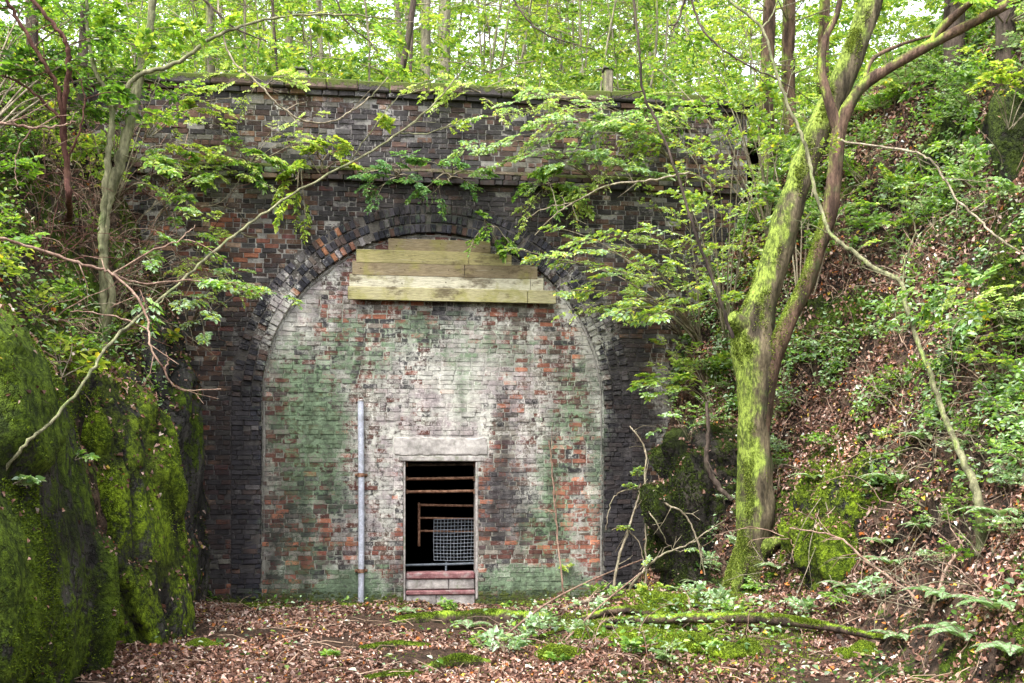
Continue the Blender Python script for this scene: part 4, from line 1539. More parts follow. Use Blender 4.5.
def moss_tree():
    base = path_px([(753, 590, 12.0), (754, 560, 12.0), (755, 500, 12.0), (755, 440, 12.0), (755, 385, 12.0), (752, 345, 12.0), (757, 318, 12.0), (767, 288, 12.0), (784, 230, 12.0), (803, 170, 12.0), (824, 118, 12.0), (848, 66, 12.0), (873, 0, 12.0), (900, -80, 12.0), (925, -190, 12.0), (935, -330, 12.1), (940, -470, 12.2)])
    base[0][2] -= .1
    r = thing('mossy_tree', 'big leaning forked tree with bright moss on its trunk, right of the wall', 'tree', (base[0][0], base[0][1], base[0][2] + .15))
    rad_px = [21, 19, 17.8, 17.5, 18.5, 20.5, 17, 14, 13.2, 13, 12.6, 12.2, 12, 11, 10, 7, 4]
    rad = A(rad_px) * 12.0 / F_PX
    pts = smooth_path(base, 10)
    rr = np.interp(np.linspace(0, 1, len(pts)), np.linspace(0, 1, len(rad)), rad)
    g = Geo()
    V = tube(g, pts, rr, 56, (1, 1, 1), (0.0, 0, 0, 0), rough=.24, rf=6.5, seed=4)
    # broken stub on the left of the fork
    st = path_px([(752, 330, 12.0), (740, 324, 11.92), (731, 317, 11.86)])
    tube(g, smooth_path(st, 5), [.17, .12, .07], 18, (1, 1, 1), (.3, 0, 0, 0), rough=.2, rf=8)
    # root flare
    for a, ln in ((-2.4, .3), (-.9, .34), (2.6, .28)):
        b0 = base[1] + A([math.cos(a) * .12, math.sin(a) * .12, .0])
        b1 = A([b0[0] + math.cos(a) * ln, b0[1] + math.sin(a) * ln, 0])
        b1[2] = max(.25, float(drop(b1[0], b1[1], base[0][2] + 1.0)[2])) - .06
        tube(g, smooth_path(A([b0 + A([0, 0, .12]), (b0 + b1) / 2 + A([0, 0, .08]), b1]), 6), [.11, .08, .04], 14, (1, 1, 1), (.2, 0, 0, 0), rough=.15, rf=6)
    tr = build('trunk', g, M_TRUNK, r, smooth=True)
    V = g.arr(); Fq = np.concatenate([f for f in g.f if f.shape[1] == 4])
    p, n = sample(V, Fq, 22000, lambda c, n: np.clip(n @ norm(A([-.75, -.3, .4])) + .25, 0, 1) * sstep(-.1, .3, fbm(c * A([1, 1, .4]), 4, 3, 55)) * (c[:, 2] < 8))
    gm = Geo()
    fuzz(gm, p, n, .022, [(.06, .09, .01), (.13, .18, .02), (.21, .28, .04), (.32, .38, .09)], 2)
    build('moss', gm, M_MOSS, r)
    # second stem
    b2 = path_px([(758, 480, 11.97), (761, 430, 11.94), (769, 375, 11.88), (785, 328, 11.8), (805, 286, 11.75), (821, 241, 11.7), (831, 205, 11.65), (836, 160, 11.6), (840, 128, 11.6), (853, 99, 11.55), (866, 83, 11.5), (893, 66, 11.4), (931, 44, 11.25), (965, 27, 11.1), (1018, -2, 10.9), (1080, -40, 10.6), (1150, -110, 10.3)])
    rad = A([8.5, 9, 8.6, 8.2, 8, 7.6, 7.4, 7, 7.4, 6, 5.4, 4.9, 4.8, 4.4, 4, 3, 2]) * 11.6 / F_PX
    g = Geo()
    pts = smooth_path(b2, 8)
    tube(g, pts, rad, 20, (1, 1, 1), (0, 0, 0, 0), rough=.18, rf=7, seed=9)
    s2 = build('second_stem', g, M_BROWN, r, smooth=True)
    V = g.arr(); Fq = np.concatenate([f for f in g.f if f.shape[1] == 4])
    p, n = sample(V, Fq, 6000, lambda c, n: np.clip(n @ norm(A([-.8, -.2, .5])) , 0, 1) * (c[:, 2] < 4.8))
    gm = Geo()
    fuzz(gm, p, n, .02, [(.10, .15, .012), (.19, .26, .03), (.25, .33, .05)], 2)
    build('moss', gm, M_MOSS, s2)
    for lst, rp in (([(838, 128, 11.6), (830, 105, 11.6), (822, 72, 11.6), (825, 40, 11.6), (838, 10, 11.6), (845, -40, 11.6)], [6.5, 5, 4, 3, 2]),
                    ([(932, 44, 11.25), (940, 30, 11.2), (957, 14, 11.1), (975, -2, 11.0), (1010, -40, 10.8)], [5, 4.5, 3.5, 2]),
                    ([(864, 86, 11.5), (872, 60, 11.6), (900, 45, 11.9), (930, 36, 12.2)], [3, 2, 1.2])):
        g = Geo()
        tube(g, smooth_path(path_px(lst), 6), A(rp) * 11.5 / F_PX, 10, rough=.12, rf=8)
        build('branch', g, M_BROWN, r, smooth=True)
    # crown, mostly above the picture
    L = Leaves(); gt = Geo()
    for k in range(60):
        i = random.randint(int(len(pts) * .2), len(pts) - 1)
        top = A(base[-3]) + rng.normal(0, 1, 3) * A([1.6, 1.2, 1.6])
        if top[2] > 9.5:
            spray(gt, L, top, rng.normal(0, 1, 3) * A([1, 1, .4]), 1.1, .09, MG, .25, 7, 5)
    build('crown', L.geo(), M_LEAF, r, extra=gt, mat2=M_TWIG)


moss_tree()


def stems(name, label, cat, parts, mat, loc, group=None, leaf=None, rough=.12):
    """a bare or nearly bare woody thing: parts = list of (partname, [(px,py,Y)...], [px radii])"""
    r = thing(name, label, cat, loc, group)
    for nm, lst, rp in parts:
        lst = [(x, y, min(Y_, float(hit(x, y)[0][1]) - .06) if k_ else Y_) for k_, (x, y, Y_) in enumerate(lst)]
        yd = A([q[2] for q in lst])
        yd[1:-1] = np.minimum(yd[1:-1], np.minimum(yd[:-2], yd[2:]) + .35)
        yd[1:-1] = np.minimum(yd[1:-1], np.minimum(yd[:-2], yd[2:]) + .35)
        for _ in range(3):
            yd[1:-1] = np.minimum(yd[1:-1], (yd[:-2] + 2 * yd[1:-1] + yd[2:]) / 4)
        lst = [(x, y, Y_) for (x, y, _), Y_ in zip(lst, yd)]
        pts = smooth_path(path_px(lst), 7)
        w = rng.normal(0, .012, pts.shape)
        w[0] = w[-1] = 0
        rpx = np.interp(np.linspace(0, 1, len(pts)), np.linspace(0, 1, len(rp)), rp) * pts[:, 1] / F_PX
        g = Geo()
        pk = pts + w * .5
        tube(g, pk, rpx * (1 + .12 * np.sin(np.arange(len(pts)) * 2.1)), 8 if max(rp) < 3 else 14, rough=rough, rf=7, seed=len(lst))
        if nm == 'stem' and len(pts) > 18:
            for _ in range(6):
                i = random.randint(len(pts) // 4, len(pts) - 3)
                d = norm(norm(pk[i + 1] - pk[i]) + rng.normal(0, .75, 3) * A([1, .5, 1]))
                l_ = random.uniform(.15, .5)
                q1 = pk[i] + d * l_ * .5 + rng.normal(0, .03, 3)
                q2 = q1 + norm(d + rng.normal(0, .4, 3)) * l_ * .5
                gt_ = Geo()
                r0 = min(.006, rpx[i] * .55)
                tube(gt_, A([pk[i], q1, q2]), [r0, r0 * .7, r0 * .35], 5)
                if random.random() < .6:
                    tube(gt_, A([q1, q1 + norm(d + rng.normal(0, .8, 3)) * l_ * .35]), [r0 * .6, r0 * .3], 4)
                build('twig', gt_, mat, r)
        build(nm, g, mat if not isinstance(nm, tuple) else mat, r, smooth=True)
    if leaf:
        L, gt = Leaves(), Geo()
        pal, sz, spl, lst = leaf
        for (px, py, Y, dx, dz) in lst:
            spray(gt, L, P(px, py, Y), A([dx, random.uniform(-.3, .1), dz]), spl * random.uniform(.8, 1.25), sz, pal, .3, 6, 5)
        build('foliage', L.geo(), M_LEAF, r, extra=gt, mat2=mat)
    return r


p = Hp(103, 343)
Yb = p[1]
stems('young_tree', 'slender pale tree with two stems forking high, on the left bank', 'tree',
      [('stem', [(103, 350, Yb), (107, 322, Yb), (112, 297, Yb - .1), (105, 262, Yb - .1), (102, 235, Yb - .1), (105, 195, Yb), (109, 150, Yb), (112, 111, Yb), (103, 85, Yb), (95, 68, Yb), (88, 35, Yb), (86, 0, Yb), (80, -70, Yb), (85, -170, Yb)], [4.2, 3.8, 3.6, 3.4, 3.2, 3, 3, 3, 2.4, 2.2, 2, 1.8, 1.4, 1]),
       ('stem', [(104, 330, Yb + .1), (103, 270, Yb + .2), (106, 215, Yb + .2), (110, 192, Yb + .2), (122, 155, Yb + .2), (133, 105, Yb + .2), (143, 62, Yb + .2), (150, 28, Yb + .2), (152, -10, Yb + .2), (158, -90, Yb + .2), (150, -190, Yb + .2)], [3.5, 4, 4.5, 5.2, 5.4, 5, 4.8, 4.4, 4, 3.2, 2]),
       ('branch', [(112, 111, Yb), (121, 95, Yb - .05), (140, 75, Yb - .1), (180, 61, Yb - .1), (211, 39, Yb), (246, 25, Yb), (292, 16, Yb + .2), (352, 15, Yb + .4), (400, 20, Yb + .6)], [2.6, 2.4, 2.3, 2.1, 1.8, 1.5, 1.2, .9, .5])],
      M_OLIVE, p + A([0, 0, .02]),
      leaf=(MG + YG[:2], .075, .5, [(150, 30, Yb + .2, .7, .2), (150, 20, Yb + .2, -.7, .2), (180, 60, Yb, .5, .3), (211, 40, Yb, .3, .5), (240, 25, Yb, .5, -.2), (130, 110, Yb + .2, .7, 0), (95, 68, Yb, -.8, .2), (88, 35, Yb, -.5, .4), (88, 10, Yb, .7, .3), (270, 18, Yb, .5, .4), (110, 150, Yb, -.8, .1), (123, 155, Yb + .1, .8, 0), (140, 75, Yb, 0.1, .7), (300, 15, Yb + .2, .6, -.3), (352, 15, Yb + .4, .7, -.2),
                                (60, 20, Yb, .3, .3), (30, 40, Yb, .2, .3), (170, 10, Yb, .4, -.3), (120, 20, Yb, -.2, -.4)]))
p = Hp(7, 468)
stems('arching_branch', 'very long thin pale branch arching from the left rock up across the brick wall', 'branch',
      [('stem', [(5, 470, p[1]), (30, 440, 8.6), (53, 420, 8.9), (88, 376, 9.1), (109, 344, 9.4), (141, 315, 9.8), (183, 280, 10.4), (218, 248, 11), (255, 220, 11.4), (300, 190, 11.7), (350, 163, 12), (400, 133, 12.3), (432, 106, 12.5), (452, 82, 12.6), (472, 55, 12.7), (490, 15, 12.8)], [1.9, 1.8, 1.7, 1.7, 1.6, 1.5, 1.4, 1.3, 1.2, 1.15, 1.1, 1.0, .85, .7, .55, .4]),
       ('twig', [(400, 133, 12.3), (430, 133, 12.3), (455, 122, 12.4), (470, 117, 12.5)], [.8, .6, .4]),
       ('twig', [(350, 163, 12), (365, 140, 12), (395, 100, 12.1), (420, 90, 12.1)], [.7, .5, .4])], M_OLIVE, p,
      leaf=(YG, .07, .35, [(395, 135, 12.3, -.3, .6), (440, 130, 12.3, .5, .3), (360, 155, 12, -.4, .5), (300, 190, 11.7, -.3, -.4)]))
p = Hp(68, 215)
stems('red_stem_bush', 'dark reddish stems rising steeply at the upper left', 'bush',
      [('stem', [(69, 220, p[1]), (69, 204, 9.9), (67, 169, 9.8), (63, 120, 9.7), (69, 70, 9.6), (67, 46, 9.6), (56, 28, 9.5), (33, 0, 9.4), (0, -40, 9.3)], [3.2, 3, 2.9, 2.8, 2.6, 2.3, 2, 1.5]),
       ('stem', [(64, 140, 9.75), (63, 116, 9.7), (56, 84, 9.6), (42, 60, 9.5), (21, 25, 9.4), (7, 0, 9.3), (-20, -50, 9.2)], [2.4, 2.3, 2.2, 2, 1.8, 1.4]),
       ('twig', [(66, 165, 9.8), (80, 130, 9.7), (84, 100, 9.7), (80, 75, 9.7)], [1.2, 1, .8, .6]),
       ('twig', [(63, 120, 9.7), (30, 90, 9.6), (5, 77, 9.5), (-20, 72, 9.5)], [1.6, 1.3, 1, .8])], M_REDTWIG, p,
      leaf=(DG + MG[:1], .07, .5, [(33, 0, 9.4, .3, .2), (56, 84, 9.6, -.6, .3), (84, 100, 9.7, .6, .2), (21, 25, 9.4, -.3, .5), (67, 46, 9.6, .5, .3), (5, 77, 9.5, .2, .5), (40, 60, 9.5, .6, -.1)]))
p = Hp(2, 240)
stems('bare_branch', 'pinkish bare branch leaning out and down over the left rocks', 'branch',
      [('stem', [(-20, 232, 8.6), (0, 238, 8.7), (46, 252, 8.9), (88, 266, 9.1), (112, 274, 9.2), (137, 297, 9.2), (148, 322, 9.1), (151, 347, 9.0), (165, 371, 9.0), (179, 389, 9.1), (221, 389, 9.3)], [1.7, 1.6, 1.5, 1.5, 1.4, 1.2, 1.1, 1.0, 1.0, .9, .5]),
       ('twig', [(112, 274, 9.2), (140, 283, 9.4), (190, 281, 9.7), (225, 284, 9.9)], [1.3, 1, .8, .4]),
       ('twig', [(112, 274, 9.2), (150, 252, 9.4), (180, 240, 9.6), (195, 225, 9.8)], [1, .8, .6, .3]),
       ('twig', [(148, 330, 9.1), (110, 315, 9), (70, 312, 8.9)], [1, .8, .5]),
       ('twig', [(165, 371, 9), (168, 360, 9), (166, 352, 9)], [.9, .7, .4])], M_PINKTWIG, A([P(-20, 232, 8.6)[0], 8.6, P(-20, 232, 8.6)[2]]),
      leaf=(MG + BG_[:2], .06, .35, [(190, 281, 9.7, .6, .1), (225, 284, 9.9, .4, 0), (140, 290, 9.4, .3, -.5), (185, 240, 9.6, .5, -.1)]))
stems('bare_branch', 'thin horizontal bare branch at the left edge above the bank', 'branch',
      [('stem', [(-15, 121, 8.8), (0, 123, 8.8), (32, 127, 8.9), (56, 127, 9.0), (75, 122, 9.1)], [1.8, 1.6, 1.4, 1, .6]), ('twig', [(32, 127, 8.9), (18, 150, 8.9), (15, 165, 8.9), (18, 190, 8.9)], [.9, .7, .5, .4])], M_PINKTWIG, P(-15, 121, 8.8))
stems('hanging_vine', 'thin vine sagging in a loop before the parapet, left of centre', 'vine',
      [('stem', [(215, -20, 12.6), (222, 30, 12.6), (232, 60, 12.5), (255, 80, 12.4), (275, 102, 12.4), (300, 119, 12.5), (325, 123, 12.6), (350, 112, 12.8), (372, 95, 13), (390, 75, 13.2)], [1.0, .9, .9, .9, .9, .9, .8, .7, .6]),
       ('twig', [(262, 88, 12.4), (268, 84, 12.4), (272, 78, 12.4)], [.6, .5, .3])], M_TWIG, P(222, 30, 12.6))
p = Hp(733, 336)
stems('dark_sapling', 'long thin dark leaning stem crossing the right end of the wall', 'sapling',
      [('stem', [(733, 338, 11.75), (720, 301, 11.75), (706, 262, 11.75), (692, 222, 11.75), (671, 158, 11.8), (657, 123, 11.8), (643, 91, 11.8), (639, 46, 11.8), (634, 0, 11.8), (628, -70, 11.8)], [1.8, 1.7, 1.6, 1.5, 1.4, 1.4, 1.3, 1.2, 1.1, .9]),
       ('twig', [(643, 91, 11.8), (620, 97, 11.9), (590, 103, 12.1), (560, 98, 12.3)], [.8, .6, .4])], M_DARKTWIG, P(733, 338, 11.75))
p = Hp(981, 552)
stems('arching_sapling', 'thin pale sapling bent in an arch from the right bank across the mossy tree', 'sapling',
      [('stem', [(981, 556, p[1]), (980, 513, p[1]), (973, 482, p[1] + .1), (956, 443, 9.2), (945, 420, 9.3), (931, 375, 9.5), (917, 340, 9.7), (907, 308, 9.9), (903, 287, 10), (893, 276, 10.1), (875, 269, 10.3), (854, 252, 10.5), (833, 237, 10.7), (824, 218, 10.8), (815, 190, 10.9), (808, 155, 11), (801, 134, 11), (784, 95, 11.1), (773, 63, 11.2), (762, 28, 11.3), (724, -5, 11.5), (700, -40, 11.6)], [6, 5, 4, 2.9, 2.6, 2.5, 2.4, 2.3, 2.3, 2.2, 2.1, 2.0, 1.9, 1.8, 1.7, 1.7, 1.6, 1.5, 1.3, 1.1, .9]),
       ('twig', [(903, 287, 10), (905, 260, 10), (915, 235, 10), (912, 215, 10)], [1.1, .8, .5, .3]),
       ('twig', [(945, 420, 9.3), (930, 380, 9.35), (925, 350, 9.3)], [.8, .6, .4]),
       ('twig', [(762, 28, 11.3), (775, 10, 11.3), (780, -20, 11.3)], [1, .7, .5])], M_OLIVE, p,
      leaf=(YG, .06, .3, [(855, 253, 10.5, .4, .4), (808, 150, 11, .5, .3)]))
stems('bramble_stem', 'thin arching bramble stem crossing before the upper right bank', 'bramble',
      [('stem', [(838, 138, 11.2), (845, 141, 11.1), (875, 146, 10.8), (917, 153, 10.4), (935, 165, 10.2), (956, 197, 9.9), (980, 221, 9.6), (1001, 240, 9.4), (1040, 262, 9.1)], [.8, .9, 1, 1.1, 1.1, 1.1, 1.1, 1.1])], M_TWIG, P(1040, 262, 9.1),
      leaf=(MG, .06, .3, [(917, 153, 10.4, .2, -.5), (970, 212, 9.7, .3, .4)]))
for lab, lst, rp in (('thin dark branch hanging into the top of the view right of the long dark stem', [(688, -30, 12.5), (691, 0, 12.5), (708, 37, 12.4), (748, 65, 12.3), (793, 88, 12.2)], [1.3, 1.2, 1.1, .9, .5]),
                     ('short dark hooked branch hanging beside the long dark stem at the top', [(684, -25, 12.8), (684, 0, 12.8), (677, 22, 12.8), (668, 26, 12.8)], [1.4, 1.2, 1, .6]),
                     ('thin dark branch drooping over the woodland above the arch', [(505, -30, 13.2), (520, 10, 13.2), (548, 35, 13.2), (590, 48, 13.2)], [1.2, 1, .8, .4]),
                     ('thin dark branch drooping at the top left of the wall', [(185, -30, 12), (210, 5, 12), (235, 28, 12), (275, 45, 12)], [1.3, 1.1, .9, .5]),
                     ('thin twig drooping at the top above the left half of the wall', [(330, -20, 12.6), (345, 20, 12.6), (372, 44, 12.6), (380, 60, 12.6)], [1, .8, .7, .4])):
    stems('hanging_branch', lab, 'branch', [('stem', lst, rp)], M_DARKTWIG, P(*lst[0]), leaf=(MG + YG[:1], .06, .4, [(lst[-1][0], lst[-1][1], lst[-1][2], .5, -.2), (lst[2][0], lst[2][1], lst[2][2], .3, -.4)]))
# leafless bush at the right foot of the wall
p = Hp(628, 600)
stems('leafless_bush', 'tangle of pale leafless stems at the right foot of the brick wall', 'bush',
      [('stem', [(613, 600, 12.9), (616, 570, 12.9), (628, 530, 12.9), (638, 500, 12.9), (640, 485, 12.9)], [1.6, 1.4, 1.2, 1, .8]),
       ('stem', [(622, 600, 12.6), (640, 575, 12.5), (660, 556, 12.5), (690, 543, 12.5), (725, 520, 12.6)], [1.6, 1.4, 1.1, .8, .5]),
       ('stem', [(640, 486, 12.9), (668, 505, 12.7), (685, 515, 12.6), (697, 540, 12.5), (705, 575, 12.4)], [1.1, 1, .9, .8, .6]),
       ('stem', [(645, 600, 12.9), (646, 540, 12.95), (645, 480, 13), (646, 455, 13.2), (638, 436, 13.4), (630, 426, 13.5)], [1, .9, .9, .8, .7, .6]),
       ('twig', [(638, 500, 12.9), (655, 520, 12.8), (668, 545, 12.7), (680, 552, 12.7)], [.8, .7, .5, .4]),
       ('twig', [(628, 530, 12.9), (640, 545, 12.9), (645, 570, 12.9)], [.7, .5, .4]),
       ('twig', [(640, 488, 12.9), (620, 492, 12.9), (610, 505, 12.9), (606, 530, 12.9)], [.7, .6, .5, .4])], M_TWIG, p,
      leaf=(BG_ + YG[:1], .045, .22, [(638, 480, 12.9, 0, .5), (640, 490, 12.9, -.4, .3), (612, 530, 12.9, .4, .2), (640, 570, 12.5, .2, .4), (680, 552, 12.7, .4, .2)]))
stems('dead_sapling', 'thin dead stem leaning on the infill right of the doorway', 'sapling',
      [('stem', [(566, 608, 13.8), (562, 580, 13.95), (556, 520, 14.05), (552, 470, 14.1), (549, 440, 14.12)], [1.1, 1, .8, .7, .5])], M_PINKTWIG, P(566, 608, 13.8))
stems('dead_root', 'dark twisted dead branch hanging by the mossy tree', 'root',
      [('stem', [(707, 402, 12.4), (708, 440, 12.4), (706, 462, 12.4), (715, 482, 12.4), (732, 500, 12.3)], [1.6, 2.4, 2.8, 3.2, 2])], M_DARKTWIG, P(732, 500, 12.3))
stems('bare_branch', 'forked bare twig before the right spandrel near the boards', 'branch',
      [('stem', [(690, 172, 13.2), (650, 180, 13.2), (610, 185, 13.3), (575, 202, 13.4), (555, 215, 13.5), (535, 235, 13.5)], [1.1, 1, .9, .8, .7, .4]), ('twig', [(575, 202, 13.4), (545, 208, 13.5), (525, 220, 13.5)], [.6, .5, .3]), ('twig', [(558, 212, 13.5), (552, 190, 13.5), (548, 180, 13.5)], [.5, .4, .3])], M_TWIG, P(690, 172, 13.2))
p = Hp(860, 620)
stems('fallen_branch', 'brown bare branch propped up the right bank under the ferns', 'branch',
      [('stem', [(938, 626, 9.0), (932, 614, 9.05), (940, 585, 9.2), (955, 555, 9.4), (962, 540, 9.5)], [2.2, 2, 1.8, 1.4, 1]), ('stem', [(932, 614, 9.05), (900, 585, 9.3), (865, 560, 9.6), (838, 537, 9.9), (790, 528, 10.2)], [1.5, 1.4, 1.2, 1, .7])], M_PINKTWIG, P(938, 626, 9.0))

# mossy logs and timber on the floor
def log(label, lst, rp, mat, moss_n=0, pal=None, name='fallen_log', extra=None):
    pts = []
    for px, py, up in lst:
        p, _ = hit(px, py)
        pts.append(p + A([0, 0, up]))
    pts = smooth_path(A(pts), 8)
    r = thing(name, label, 'log', pts[0])
    g = Geo()
    tube(g, pts, A(rp), 18, (1, 1, 1), (.1, 0, 0, 0), rough=.22, rf=5, seed=len(label))
    t = build('log_trunk', g, mat, r, smooth=True)
    V = g.arr(); Fq = np.concatenate([f for f in g.f if f.shape[1] == 4])
    if extra:
        for q, er in extra:
            e = []
            for px, py, up in q:
                p, _ = hit(px, py)
                e.append(p + A([0, 0, up]))
            ge = Geo()
            tube(ge, smooth_path(A(e), 6), A(er), 10, rough=.15, rf=6)
            build('branch', ge, M_DARKTWIG, r, smooth=True)
    if moss_n:
        p, n = sample(V, Fq, moss_n, lambda c, n: np.clip(n[:, 2] + .1, 0, 1) * (.02 + sstep(-.1, .25, fbm(c, 2.2, 3, 3))))
        gm = Geo()
        fuzz(gm, p, n, .016, pal or MOSS_BRIGHT, 2)
        build('moss', gm, M_MOSS, r)


M_LOG = bark_material('mossy_log_bark', (.03, .022, .017), (.11, .075, .055), moss=.45, side=(0, 0, 1), mossc=((.06, .10, .006), (.25, .36, .03)))
log('long mossy log lying across the floor at lower right', [(600, 626, .05), (655, 630, .11), (700, 632, .14), (760, 633, .14), (820, 636, .10), (885, 641, .02)], [.025, .045, .052, .055, .045, .025], M_LOG, 8000,
    extra=[([(835, 636, .05), (843, 646, .03), (845, 655, 0)], [.025, .02, .01])])
log('dark bare limb on the mossy mound before the right foot of the wall', [(580, 622, .03), (615, 616, .06), (650, 618, .06), (690, 630, .05), (725, 640, 0)], [.03, .045, .045, .05, .03], M_LOG, 3500)
log('thin mossy branch lying behind the long log', [(610, 602, .03), (660, 600, .05), (710, 612, .05), (760, 606, .03)], [.015, .025, .03, .015], M_LOG, 3500)
log('thin mossy branch slanting up to the long log', [(640, 655, .03), (690, 646, .05), (730, 628, .10), (752, 612, .08)], [.015, .025, .025, .012], M_LOG, 3500)
log('thin mossy branch at the left end of the long log', [(540, 640, .03), (580, 630, .05), (620, 634, .06), (665, 645, .03)], [.012, .022, .025, .012], M_LOG, 3000)
log('low mossy timber half buried right before the doorway', [(395, 623, .0), (450, 621, .03), (500, 620, .03), (552, 618, .0)], [.07, .10, .10, .06], M_LOG, 6000, MOSS_MID)
log('low mossy lump of wood on the leaves left of centre', [(360, 650, 0), (395, 648, .02), (430, 647, 0)], [.03, .06, .03], M_LOG, 2500, MOSS_MID)
log('rounded mossy timber end in the foreground centre', [(425, 672, 0), (455, 668, .04), (490, 664, 0)], [.05, .085, .04], M_LOG, 3500, MOSS_MID)
log('flat mossy stick in the bottom foreground left of centre', [(365, 681, 0), (395, 679, .02), (425, 677, 0)], [.03, .05, .03], M_LOG, 2500, MOSS_MID)
log('pale broken stick against the wall foot right of the doorway', [(560, 612, .02), (585, 606, .05), (622, 598, .05)], [.02, .025, .015], M_DEAD, 0)
log('long pale cane lying aslant over the mossy mound', [(485, 655, .03), (560, 618, .25), (640, 590, .42), (700, 572, .35)], [.012, .012, .010, .006], M_PINKTWIG, 0, name='fallen_cane')
log('short orange brown cane crossing the long one on the mound', [(560, 650, .04), (600, 625, .2), (640, 600, .3)], [.011, .010, .007], M_PINKTWIG, 0, name='fallen_cane')

# mossy boulders in the mound
for px, py, rr, lab in ((640, 640, .20, 'round mossy hummock in the middle of the mound'), (690, 648, .18, 'mossy hummock below the long log'), (600, 640, .17, 'small mossy hummock at the left side of the mound'), (665, 605, .2, 'mossy hummock behind the dark limb'),
                        (730, 655, .2, 'low mossy hummock at the right side of the mound'), (560, 655, .16, 'mossy hummock behind the pale seedlings'), (860, 655, .16, 'small mossy hummock near the end of the long log'), (205, 648, .12, 'little mossy hummock by the foot of the left buttress')):
    p, _ = hit(px, py)
    S, Fc = SPH[4]
    V = S * A([rr * 1.5, rr * 1.1, rr * .55]) + p
    V = V + S * (.55 * rr * fbm(V, 5, 4, int(px)))[:, None]
    r = thing('mossy_stone', lab, 'stone', p)
    build('stone_body', Geo().add(V, Fc, (1, 1, 1), (.3, 0, 0, 0)), M_ROCKBRIGHT, r, smooth=True)
    q, n = sample(V, Fc, 3000, lambda c, n: np.clip(n[:, 2] + .5, 0, 1))
    gm = Geo(); fuzz(gm, q, n, .018, MOSS_BRIGHT, 3)
    build('moss', gm, M_MOSS, r)


# ------------------------------------------------------------------ ferns
def fern_geo(nfr, ln, pal, spread=1.0, dirs=None):
    L, gs = Leaves(), Geo()
    for k in range(nfr):
        a = (k / nfr) * 2 * math.pi + random.uniform(-.3, .3) if dirs is None else dirs[k]
        l = ln * random.uniform(.75, 1.15)
        h = A([math.cos(a), math.sin(a), 0])
        n = 32
        t = np.linspace(0, 1, n)[:, None]
        pts = h * l * spread * (t * .9) + A([0, 0, 1.]) * l * (.75 * t - .62 * t ** 2.2)
        tube(gs, pts, [.006, .002], 4, (.5, .6, .2))
        lat = norm(np.cross(h, A([0, 0, 1.])))
        T = norm(np.gradient(pts, axis=0))
        i = np.arange(3, n)
        for s in (1, -1):
            w = np.sin(np.clip((t[i, 0] - .05) / .95, 0, 1) ** .6 * math.pi) * l * .20 + .008
            nn = norm(np.cross(T[i], lat) * -1 + 0)
            nn = np.where(nn[:, 2:] < 0, -nn, nn)
            d = norm(lat * s + T[i] * .35 + A([0, 0, -.15]))
            L.add(pts[i], d, nn + rng.normal(0, .08, nn.shape), w, np.full(len(i), l * .034), pick(pal, len(i), .1))
    return gs, L


FERN = [(.22, .36, .15, 3), (.34, .48, .28, 2), (.13, .26, .07, 2)]
fl = [(884, 545, .36, 'pale fern frond clump right of the moss capped ledge', 'f'), (893, 566, .38, 'small fern just below another fern at the right ledge', 'f'), (898, 485, .45, 'fern on the leafy slope under the arching sapling', 'f'),
      (1000, 612, .42, 'fern with long fronds at the lower right edge', 'f'), (1012, 655, .36, 'fern at the bottom right corner', 'f'), (850, 590, .36, 'fern drooping over the face of the moss capped ledge', 'f'),
      (905, 85, .55, 'large fern hanging from the bank at upper right', 'f'), (880, 110, .45, 'fern behind the brown limb at upper right', 'f'), (470, 628, .32, 'small fern before the mossy timber in front of the doorway', 'f'),
      (405, 614, .28, 'small green fern at the left foot of the doorway', 'f'), (900, 640, .3, 'low fern at the end of the long mossy log', 'f'), (975, 330, .45, 'fern on the dark rock at the right edge', 'f'), (640, 588, .3, 'small fern by the leafless bush', 'f'), (945, 600, .4, 'fern at the foot of the arching sapling', 'f'), (965, 640, .4, 'fern on the dark earth left of the bottom right fern', 'f'), (925, 530, .35, 'fern just left of the arching sapling base', 'f'),
      (1005, 520, .4, 'fern at the right edge level with the sapling base', 'f'), (815, 480, .3, 'small fern on top of the moss capped ledge', 'f'), (925, 440, .35, 'fern halfway down the arching sapling', 'f'), (700, 585, .28, 'small fern left of the foot of the mossy tree', 'f'), (780, 570, .3, 'small fern right of the foot of the mossy tree', 'f')]
for px, py, ln, lab, _ in fl:
    p, n = hit(px, py)
    r = thing('fern', lab, 'fern', p, 'ferns')
    gs, L = fern_geo(7, ln, FERN)
    gs.v = [v + p for v in gs.v]
    L.p = [x + p for x in L.p]
    build('stalk', gs, M_TWIG, r)
    build('frond', L.geo(.1, .1), M_LEAF, r)

# ------------------------------------------------------------------ small plants on the banks and floor
def small_plant(px, py, label, leaf=.07, pal=MIX, h=.35, n=4, group=None, name='seedling', drp=.3, side=4, p=None, nrm=None):
    if p is None:
        p, nrm = hit(px, py)
    r = thing(name, label, 'plant', p, group)
    gs, L = Geo(), Leaves()
    for k in range(n):
        a = random.uniform(0, 2 * math.pi)
        d = norm(nrm * .7 + A([math.cos(a), math.sin(a), 0]) * .75 + A([0, 0, .55]))
        spray(gs, L, p - nrm * .01, d, h * random.uniform(.7, 1.2), leaf, pal, drp, side, 3, .7, .005)
    build('stem', gs, M_TWIG, r)
    build('foliage', L.geo(), M_LEAF, r)
    return r


